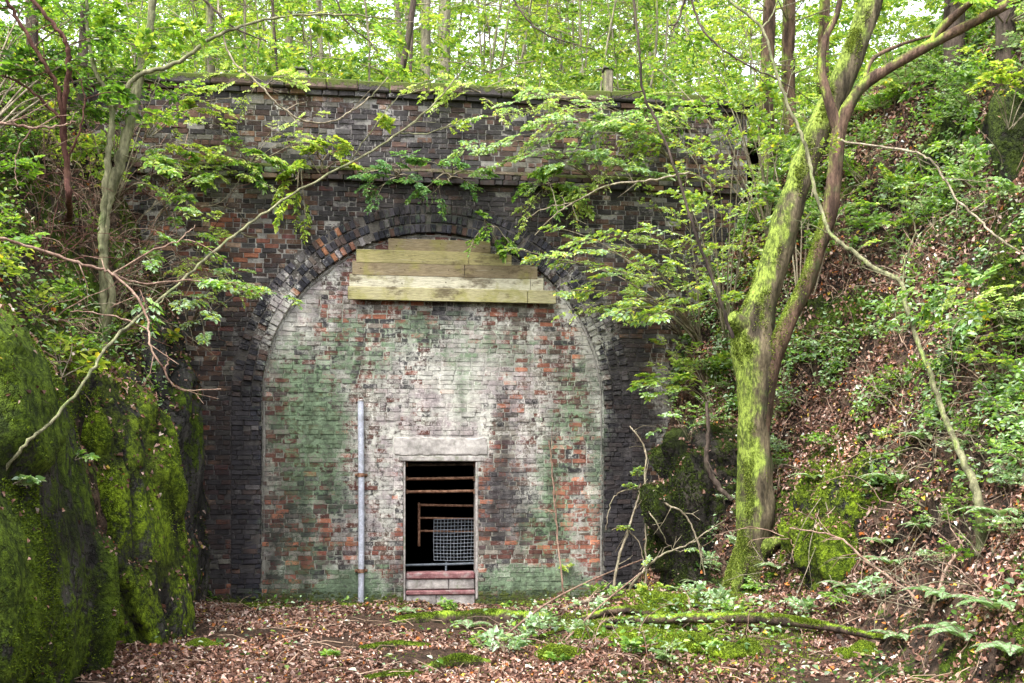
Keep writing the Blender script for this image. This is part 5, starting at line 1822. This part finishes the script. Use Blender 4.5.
hand = [(520, 640, 'pale green seedling clump before the mossy mound', BG_, .35, 6), (545, 630, 'pale seedling beside the mound, nearer the wall', BG_, .3, 5), (505, 655, 'blue green seedling at the left foot of the mound', BG_, .3, 5), (575, 640, 'pale leafy seedling on the left of the mound', BG_, .3, 5),
        (610, 600, 'fresh green plant on top of the mound', MIX, .3, 5), (650, 598, 'fresh green plant at the foot of the leafless bush', YG, .3, 5), (690, 600, 'green seedling between the bush and the mossy tree', BG_, .28, 4),
        (715, 610, 'leafy seedling before the mossy tree', BG_, .3, 5), (740, 620, 'small seedling right below the mossy tree', MIX, .28, 4), (738, 500, 'leafy sprig growing from the mossy trunk foot', BG_, .4, 4), (790, 452, 'pale leafed plant on top of the moss capped ledge', BG_, .4, 6),
        (770, 470, 'leafy plant between the mossy trunk and the ledge', BG_, .35, 5), (722, 575, 'leafy plant hiding the left of the mossy trunk foot', BG_, .4, 6), (765, 590, 'low plant hiding the right of the mossy trunk foot', MIX, .35, 6), (745, 545, 'sprig of pale leaves before the mossy trunk', BG_, .35, 4), (830, 445, 'bright plant on the leafy slope above the ledge', MIX, .35, 5), (875, 600, 'broad leafed plant below the ferns', BG_, .3, 5), (850, 605, 'broad leafed plant at the foot of the ledge', MIX, .3, 4),
        (480, 650, 'little green plant on the leaves left of the mound', MIX, .2, 4), (450, 612, 'green weed by the timber before the doorway', MIX, .2, 4), (630, 655, 'green plant low on the front of the mound', MIX, .25, 5), (670, 665, 'pale plant at the front of the mound', BG_, .25, 5), (720, 660, 'low plant in front of the long log', MIX, .22, 4), (590, 615, 'pale plant behind the bare limb', BG_, .28, 5), (800, 615, 'pale plant behind the long log', BG_, .25, 5), (560, 665, 'tiny plant on the dark mud', MIX, .18, 3), (330, 660, 'small weed among the leaves on the left of the floor', MIX, .16, 3), (12, 485, 'single pale seedling on the near left rock', BG_, .18, 2), (75, 460, 'tiny seedling on top of the left rock', MIX, .15, 2), (210, 600, 'weed at the corner of the rock and brick wall', MIX, .15, 3), (505, 606, 'small weed at the wall foot right of the doorway', MIX, .15, 3), (568, 570, 'weed sprouting low on the infill wall', YG, .14, 2)]
for px, py, lab, pal, h, n in hand:
    small_plant(px, py, lab, .06, pal, h, n)

# scattered undergrowth, told apart by nothing
k = 0
p, n = sample(RV, RF, 6000, lambda c, n: ((c[:, 1] > 7) & (c[:, 1] < 15.0) & (c[:, 2] > .8) & (c[:, 2] < 8.2)) * sstep(-.25, .3, fbm(c, .7, 3, 90)))
protos = []
for j in range(9):
    zero = A([0, 0, 0.])
    pal = [MIX + BG_, MG, YG, BG_, MIX, MG, BG_, MIX, BG_][j]
    r = small_plant(0, 0, 'x', .055, pal, random.uniform(.3, .5), 5, None, 'undergrowth_plant', p=zero, nrm=norm(A([-.5, -.1, .8])))
    protos.append(r)


def dup(src, loc, rz, sc, label, group):
    c = src.copy()
    COL.objects.link(c)
    c.location = loc
    c.rotation_euler = (0, 0, rz)
    c.scale = (sc, sc, sc)
    c['label'] = label
    c['group'] = group
    for ch in src.children:
        d = ch.copy()
        COL.objects.link(d)
        d.parent = c
    return c


def inview(p, m=20):
    x = 512 + F_PX * p[0] / p[1]
    y = HOR - F_PX * (p[2] - CAM[2]) / p[1]
    return -m < x < 1024 + m and -m < y < 683 + m


cnt = 0
first = set()
for q, nn in zip(p, n):
    if not inview(q):
        continue
    px = 512 + F_PX * q[0] / q[1]; py = HOR - F_PX * (q[2] - CAM[2]) / q[1]
    h_, _ = hit(px, py)
    if np.linalg.norm(h_ - q) > .6:
        continue
    # the bare leafy track stays open
    if 780 < px < 880 and 300 < py < 560 and random.random() < .85:
        continue
    if py > 380 and random.random() < .5:
        continue
    j = random.randrange(9)
    lab = 'leafy undergrowth plant on the right bank'
    src = protos[j]
    if j not in first:
        first.add(j)
        src.location = q
        src['label'] = lab; src['group'] = 'undergrowth on the right bank'
        src.rotation_euler = (0, 0, random.uniform(-.6, .6)); s = random.uniform(.5, 1.0); src.scale = (s, s, s)
    else:
        dup(src, q, random.uniform(-.8, .8), random.uniform(.4, 1.05), lab, 'undergrowth on the right bank')
    cnt += 1
    if cnt >= 280:
        break
p, n = sample(LV, LF, 1500, lambda c, n: ((c[:, 1] > 7) & (c[:, 1] < 15.0) & (c[:, 2] > 2.6) & (c[:, 2] < 8.2)))
protosL = []
for j in range(6):
    pal = [MG, YG, DG, MIX, MG, YG][j]
    protosL.append(small_plant(0, 0, 'x', .065, pal, random.uniform(.4, .6), 5, None, 'undergrowth_plant', p=A([0, 0, 0.]), nrm=norm(A([.6, -.2, .7]))))
cnt = 0; first = set()
for q, nn in zip(p, n):
    if not inview(q):
        continue
    px = 512 + F_PX * q[0] / q[1]; py = HOR - F_PX * (q[2] - CAM[2]) / q[1]
    h_, _ = hit(px, py)
    if np.linalg.norm(h_ - q) > .6:
        continue
    if py > 190 and random.random() < .8:
        continue
    j = random.randrange(6)
    lab = 'leafy undergrowth plant on the left bank'
    src = protosL[j]
    if j not in first:
        first.add(j)
        src.location = q
        src['label'] = lab; src['group'] = 'undergrowth on the left bank'
    else:
        dup(src, q, random.uniform(-.8, .8), random.uniform(.6, 1.3), lab, 'undergrowth on the left bank')
    cnt += 1
    if cnt >= 55:
        break

# leaf sprays by the left rocks
shrub('leafy_sapling', 'low pale sapling leaning from the left slab across the arch haunch', 'sapling', Hp(190, 330),
      [P(225, 283, 12.2), P(262, 286, 12.3), P(288, 296, 12.5), P(245, 268, 12.4), P(212, 310, 12), P(205, 335, 12), P(180, 300, 11.8)], .06, BG_ + YG[:1], sprays=2, spl=.3, rad=.01, droop=.2)
shrub('leafy_sapling', 'dark leafed sapling in the upper left corner', 'sapling', drop(-5.6, 10.5), [P(20, 30, 11.0), P(40, 60, 11.0), P(70, 20, 11.2), P(100, 60, 11.4), P(10, 90, 10.9), P(50, 100, 11.0), P(120, 30, 11.6), P(90, 110, 11.4), P(30, -10, 10.9), P(130, 80, 11.7)], .075, DG + MG[:2], sprays=3, spl=.65, rad=.014)
shrub('leafy_sapling', 'green sapling against the wall end behind the pale tree', 'sapling', drop(-5.3, 13.3), [P(165, 60, 12.6), P(140, 100, 12.4), P(180, 90, 12.6), P(120, 130, 12.2), P(150, 150, 12.2), P(110, 60, 12.5), P(190, 30, 12.8), P(100, 170, 12), P(160, 190, 12.2), P(70, 90, 12.4)], .06, MG + YG[:2] + BG_[:1], sprays=1, spl=.42, rad=.011)
shrub('leafy_sapling', 'mid green sapling below the pale tree on the left bank', 'sapling', Hp(130, 280), [P(180, 210, 11.6), P(165, 235, 11.4), P(200, 235, 11.7), P(150, 260, 11.2), P(190, 180, 11.8)], .055, MG + BG_[:2], sprays=1, spl=.34, rad=.01)
VE = [(.40, .54, .12, 3), (.50, .62, .22, 3), (.28, .44, .08, 3), (.60, .68, .34, 1.5), (.58, .52, .08, .3)]
for lab, (rx, ry), (cx, cy), (sx, sy), nt_, v0 in (
        ('loose veil of small pale leaves at the right end of the parapet', (690, 125), (655, 140), (60, 40), 10, .5), ('loose veil of small pale leaves over the right shoulder of the arch', (682, 335), (620, 285), (55, 40), 12, .7),
        ('thin trailing leaves just below the string course, right of the arch crown', (560, 184), (545, 208), (50, 16), 7, .3), ('loose leafy twigs at the right end of the wall halfway up', (690, 280), (680, 250), (45, 55), 10, .5),
        ('thin leafy twigs hanging before the wall end left of the mossy tree', (715, 420), (695, 340), (40, 45), 8, .5), ('thin leafy twigs before the left haunch of the arch', (195, 260), (222, 245), (40, 45), 7, .4),
        ('thin pale leaves along the string course near the left bank', (190, 172), (215, 182), (55, 22), 7, .3), ('small leaves at the shaded right foot of the wall', (660, 560), (668, 515), (30, 40), 6, .4),
        ('small bright leaves straggling over the coping above the arch crown', (480, 92), (490, 92), (75, 14), 9, .25), ('small leaves straggling over the coping at the left', (270, 85), (255, 82), (70, 10), 6, .25),
        ('fine leafy twigs before the parapet right of the crown', (600, 110), (585, 130), (60, 30), 8, .5), ('thin leafy twigs in front of the parapet left of centre', (250, 165), (260, 140), (70, 30), 7, .4)):
    rp_ = Hp(rx, ry) if rx > 675 or 640 < rx < 675 and ry > 400 or rx < 196 else pw(rx, ry, .05)
    tg_ = [pw(cx + random.uniform(-1, 1) * sx, cy + random.uniform(-1, 1) * sy, v0 * random.uniform(.5, 1.6)) for _ in range(nt_)]
    shrub('leafy_climber', lab, 'climber', rp_, tg_, .05, VE, sprays=2, spl=.34, droop=.2, sub=4, side=5, flat=.9, fade=.35, rad=.006)


for k, (px, py) in enumerate([(870, 190), (905, 235), (990, 215), (860, 130), (1010, 130), (985, 300), (1000, 385), (850, 265), (690, 335), (890, 80), (975, 110), (710, 400), (690, 440), (1015, 330)]):
    p, n = hit(px, py)
    tg_ = [p + n * random.uniform(.2, .5) + A([random.uniform(-.55, .55), random.uniform(-.3, .2), random.uniform(.0, .5)]) for _ in range(7)]
    shrub('bank_shrub', 'low leafy shrub spreading over the upper right bank' if px > 800 else 'low leafy shrub on the dark rock beside the right end of the wall', 'shrub', p - n * .03, tg_, random.choice([.045, .06, .075]), [MIX + BG_, YG + MIX, BG_ + MG[:2], VE, YG][k % 5], sprays=1, spl=.36, droop=.15, sub=4, side=5, flat=.9, fade=.4, rad=.006,
          group='low shrubs on the upper right bank' if px > 800 else 'low shrubs beside the right end of the wall')


def twig_bush(px, py, n_, ln, mat, lab, grp):
    p, nn = hit(px, py)
    r = thing('bare_bramble', lab, 'bramble', p, grp)
    g = Geo()
    for k in range(n_):
        d = norm(nn * .7 + A([0, -.1, .35]) + rng.normal(0, .55, 3))
        q = [p - nn * .03]
        m_ = 9
        L_ = ln * random.uniform(.5, 1.3)
        for i in range(m_):
            d = norm(d + rng.normal(0, .22, 3) + A([0, 0, -.09 * (i > 3)]))
            q.append(q[-1] + d * L_ / m_)
            if i > 1 and random.random() < .45:
                e = norm(d + rng.normal(0, .8, 3))
                l2 = L_ * random.uniform(.1, .3)
                tube(g, A([q[-1], q[-1] + e * l2 * .5 + rng.normal(0, .02, 3), q[-1] + norm(e + rng.normal(0, .4, 3)) * l2]), [.0035, .0025, .0015], 4)
        tube(g, smooth_path(A(q), 2), [.0065, .0045, .002], 5)
    build('stem', g, mat, r, smooth=True)


for k in range(46):
    twig_bush(random.uniform(0, 200), random.uniform(90, 340), 5, 1.15, random.choice([M_PINKTWIG, M_TWIG, M_REDTWIG]), 'tangle of thin bare twigs on the left bank', 'bare twigs on the left bank')
for k in range(30):
    twig_bush(random.uniform(770, 1020), random.uniform(90, 620), 4, .85, random.choice([M_PINKTWIG, M_TWIG, M_TWIG]), 'tangle of thin bare twigs on the right bank', 'bare twigs on the right bank')
for k in range(7):
    twig_bush(random.uniform(570, 760), random.uniform(600, 660), 4, .6, M_PINKTWIG, 'thin bare twigs sticking up from the mossy mound', 'bare twigs on the mound')
# dry stems hanging on the left bank and roots on the right
for lab, x0, x1, y0, y1, n_, mat, grp in (('dry brown bramble hanging down the left bank', 0, 190, 110, 320, 40, M_PINKTWIG, 'dry brambles on the left bank'), ('pale root trailing down the right bank', 780, 1015, 120, 560, 46, M_TWIG, 'trailing roots on the right bank')):
    for k in range(n_):
        px, py = random.uniform(x0, x1), random.uniform(y0, y1)
        p, n = hit(px, py)
        a = p + n * .02
        L_ = random.uniform(.3, .9)
        tip = a + n * random.uniform(.05, .3) + A([random.uniform(-.35, .35), random.uniform(-.2, .1), -L_])
        mid = (a + tip) / 2 + n * random.uniform(.05, .25) + rng.normal(0, .05, 3)
        g = Geo()
        tube(g, smooth_path(A([a - n * .05, mid, tip]), 6), [.0055, .004, .002], 5)
        o = build('dry_bramble' if mat is M_PINKTWIG else 'trailing_root', g, mat, smooth=True, origin=a)
        tag(o, lab, 'bramble' if mat is M_PINKTWIG else 'root', grp)

YGB = [(.27, .37, .06, 3), (.19, .32, .05, 4), (.12, .24, .04, 3), (.38, .46, .10, 1.2), (.07, .16, .03, 2.5)]

# ------------------------------------------------------------------ the wood behind the wall
def wood_tree(x, y, h, rad, lean, label, group, nspr, pal, leaf=.09, spl=.8, crown=(0.1, 1.0), mat=M_FARBARK, name='woodland_tree', wid=1.2):
    z = float(hill_z(A([x]), A([y]))[0])
    b = A([x, y, z])
    r = thing(name, label, 'tree', b, group)
    t = np.linspace(0, 1, 9)[:, None]
    pts = b + A([lean[0], lean[1], 1.]) * h * t + np.sin(t * 5) * rng.normal(0, .02 * h, 3) * A([1, 1, 0]) + A([0, 0, -.15]) * (1 - t)
    g = Geo()
    tube(g, smooth_path(pts, 3), [rad, rad * .8, rad * .3], 10, rough=.08, rf=4)
    build('trunk', g, mat, r, smooth=True)
    L, gs = Leaves(), Geo()
    for k in range(nspr):
        tt = random.uniform(*crown)
        i = min(8, int(tt * 8))
        a = random.uniform(0, 2 * math.pi)
        d = A([math.cos(a), math.sin(a), random.uniform(-.1, .5)])
        off = random.uniform(0, wid * .8)
        st = pts[i] + A([d[0], d[1], .3 * random.random()]) * off
        if off > .2:
            tube(gs, A([pts[i], (pts[i] + st) / 2 + A([0, 0, .05]), st]), [.012, .006], 4)
        spray(gs, L, st, d, spl * random.uniform(.6, 1.2), leaf, pal, .2, 6, 4, .8, .006)
    build('crown', L.geo(), M_LEAF, r, extra=gs, mat2=M_TWIG)
    return r


def Hx(px, Y):
    return (px - 512) / F_PX * Y


for px, Y, rp, lean, lab in ((386, 18.0, 3.4, (.045, 0), 'dark leaning trunk just behind the wall top, left of centre'), (424, 21, 5.5, (.0, 0), 'thick mossy trunk behind the wall above the arch crown'), (441, 23, 6.5, (.01, 0), 'thick grey trunk close right of the mossy one'),
                             (407, 19, 1.7, (.01, 0), 'thin straight trunk between the dark leaning one and the mossy one'), (457, 24, 4, (.03, 0), 'slimmer leaning trunk right of the thick grey pair'), (285, 18, 1.6, (.0, 0), 'thin dark trunk above the stone post'), (214, 20, 4.5, (.01, 0), 'grey trunk at the left end of the wall top'),
                             (246, 18.5, 1.5, (.02, 0), 'very thin trunk between the grey trunk and the stone post'), (330, 22, 3, (-.03, 0), 'leaning slim trunk midway along the left half of the wall'), (588, 20, 1.8, (-.02, 0), 'thin trunk above the right half of the wall'),
                             (645, 22, 3, (.02, 0), 'slim trunk at the right end of the wall top')):
    x = Hx(px, Y)
    wood_tree(x, Y, 9, rp * Y / F_PX, lean, lab, 'trees behind the wall', 16, MG + YG[:2], .085, .8, (.25, 1.0), M_DARKTWIG if 'dark' in lab else M_FARBARK)
for k in range(12):
    px, Y = random.uniform(470, 640), random.uniform(17, 24)
    wood_tree(Hx(px, Y), Y, random.uniform(5, 8), random.uniform(1.0, 1.6) * Y / F_PX, (random.uniform(-.12, .18), 0), 'thin sapling stem in the wood above the right half of the wall', 'thin saplings behind the right half of the wall', 10, YGB, .085, .7, (.2, 1), M_FARBARK, 'woodland_sapling')
for k in range(40):
    px, Y = random.uniform(120, 800), random.uniform(17, 30)
    wood_tree(Hx(px, Y), Y, random.uniform(3.5, 6), random.uniform(.7, 1.3) * Y / F_PX, (random.uniform(-.1, .1), 0), 'young bright leafed tree in the wood behind the wall', 'young trees behind the wall', 24, [YGB, YGB, MG, YG][k % 4], [.06, .08, .1][k % 3], .8, (.15, 1), M_FARBARK, 'woodland_sapling')
for k in range(9):
    px, Y = random.uniform(80, 860), random.uniform(30, 50)
    wood_tree(Hx(px, Y), Y, random.uniform(8, 12), random.uniform(2, 4.5) * Y / F_PX, (random.uniform(-.04, .04), 0), 'distant trunk far back in the wood', 'distant trees in the wood', 22, YGB, .13, 1.4, (.2, 1), M_FARBARK, wid=2.2)
# trees on the right and left banks (upper corners)
for px, py, Y, h, rp, lean, lab in ((765, 60, 14.6, 6, 7, (.02, 0), 'reddish brown trunk at the top of the right bank behind the mossy tree'), (795, 55, 14.9, 6, 6, (-.02, 0), 'brown trunk beside the reddish one on the right bank'), (822, 60, 15.2, 6, 5, (.03, 0), 'slim brown trunk close behind the leaning mossy trunk'),
                                    (955, 70, 12.5, 6, 9, (.03, 0), 'dark trunk with trailing roots on the upper right bank'), (1005, 40, 11.6, 6, 8, (.02, 0), 'dark trunk in the upper right corner'), (35, 40, 12.8, 6, 5, (-.03, 0), 'dark trunk in the upper left corner'), (78, 30, 13.6, 6, 4, (.03, 0), 'slim trunk on the left bank near the wall')):
    x = Hx(px, Y)
    b = drop(x, Y)
    if b[2] < 2:
        b[2] = P(px, py + 60, Y)[2]
    r = thing('bank_tree', lab, 'tree', b)
    t = np.linspace(0, 1, 9)[:, None]
    pts = b + A([lean[0], lean[1], 1.]) * h * t - A([0, 0, .3]) * (1 - t) + np.sin(t * 6) * rng.normal(0, .05, 3) * A([1, 1, 0])
    g = Geo()
    R_ = rp * Y / F_PX
    tube(g, smooth_path(pts, 4), [R_ * 1.3, R_, R_ * .8, R_ * .4], 16, rough=.2, rf=5, seed=int(px))
    build('trunk', g, M_BROWN if 'brown' in lab else M_DARKTWIG, r, smooth=True)
    L, gs = Leaves(), Geo()
    for k in range(26):
        i = random.randint(1, 8)
        a = random.uniform(0, 2 * math.pi)
        d = A([math.cos(a), math.sin(a) - .3, random.uniform(-.2, .3)])
        st = pts[i] + d * random.uniform(.2, .9)
        tube(gs, A([pts[i], (pts[i] + st) / 2, st]), [.014, .006], 4)
        spray(gs, L, st, d, random.uniform(.5, .9), .08, MG + (YG[:2] if px > 500 else DG[:2]), .25, 6, 5, .8, .006)
    build('crown', L.geo(), M_LEAF, r, extra=gs, mat2=M_TWIG)
# undergrowth on the hillside and the far canopy: leaves nobody could count
L = Leaves()
for k in range(1300):
    x, y = random.uniform(-9, 9), random.uniform(16.2, 30)
    z = float(hill_z(A([x]), A([y]))[0])
    spray(None, L, A([x, y, z + random.uniform(.1, 1.5)]), rng.normal(0, 1, 3) * A([1, 1, .3]), random.uniform(.5, .9), .09, YGB, .2, 5, 4)
o = build('hillside_undergrowth', L.geo(), M_LEAF); o['kind'] = 'stuff'
o['label'] = 'bright low undergrowth on the hillside behind the wall'; o['category'] = 'undergrowth'
L = Leaves()
for k in range(1700):
    y = random.uniform(36, 56)
    x = random.uniform(-.62, .62) * y
    z = float(hill_z(A([x]), A([y]))[0]) + random.uniform(.5, 8)
    spray(None, L, A([x, y, z]), rng.normal(0, 1, 3) * A([1, 1, .4]), random.uniform(1.4, 2.4), .22, YGB, .2, 6, 4)
o = build('far_canopy', L.geo(), M_LEAF); o['kind'] = 'stuff'
o['label'] = 'hazy yellow green canopy far up the wooded hillside'; o['category'] = 'foliage'

# ------------------------------------------------------------------ light, camera
EL, AZ = math.radians(58), math.radians(215)      # azimuth measured from +Y clockwise: behind the camera on the left
sun = bpy.data.lights.new('sun', 'SUN')
sun.energy = 4.0
sun.angle = math.radians(14)
sun.color = (1.0, .95, .87)
so = bpy.data.objects.new('sun', sun)
COL.objects.link(so)
dirv = Vector((math.sin(AZ) * math.cos(EL), math.cos(AZ) * math.cos(EL), math.sin(EL)))
so.rotation_euler = dirv.to_track_quat('Z', 'Y').to_euler()
so.location = (0, 0, 30)
w = bpy.data.worlds.new('World')
scene.world = w
w.use_nodes = True
nt = w.node_tree
bg = nt.nodes['Background']
sky = nt.nodes.new('ShaderNodeTexSky')
sky.sky_type = 'NISHITA'
sky.sun_disc = False
sky.sun_elevation = EL
sky.sun_rotation = AZ
sky.dust_density = 3.0
hs = nt.nodes.new('ShaderNodeHueSaturation')
hs.inputs['Saturation'].default_value = .22
hs.inputs['Value'].default_value = 5.4
nt.links.new(sky.outputs[0], hs.inputs['Color'])
nt.links.new(hs.outputs[0], bg.inputs['Color'])
bg.inputs['Strength'].default_value = .15

cam = bpy.data.cameras.new('camera')
cam.lens = 35
cam.sensor_width = 36
cam.shift_y = (HOR - 341.5) / 1024.0
cam.clip_end = 500
co = bpy.data.objects.new('camera', cam)
co.location = CAM
co.rotation_euler = (math.radians(90), 0, 0)
COL.objects.link(co)
scene.camera = co
scene.view_settings.view_transform = 'Standard'
scene.view_settings.look = 'None'
scene.view_settings.exposure = 0
scene.view_settings.gamma = 1
scene.cycles.use_denoising = True
scene.cycles.max_bounces = 6
scene.cycles.diffuse_bounces = 3
scene.cycles.glossy_bounces = 2
scene.cycles.transmission_bounces = 4
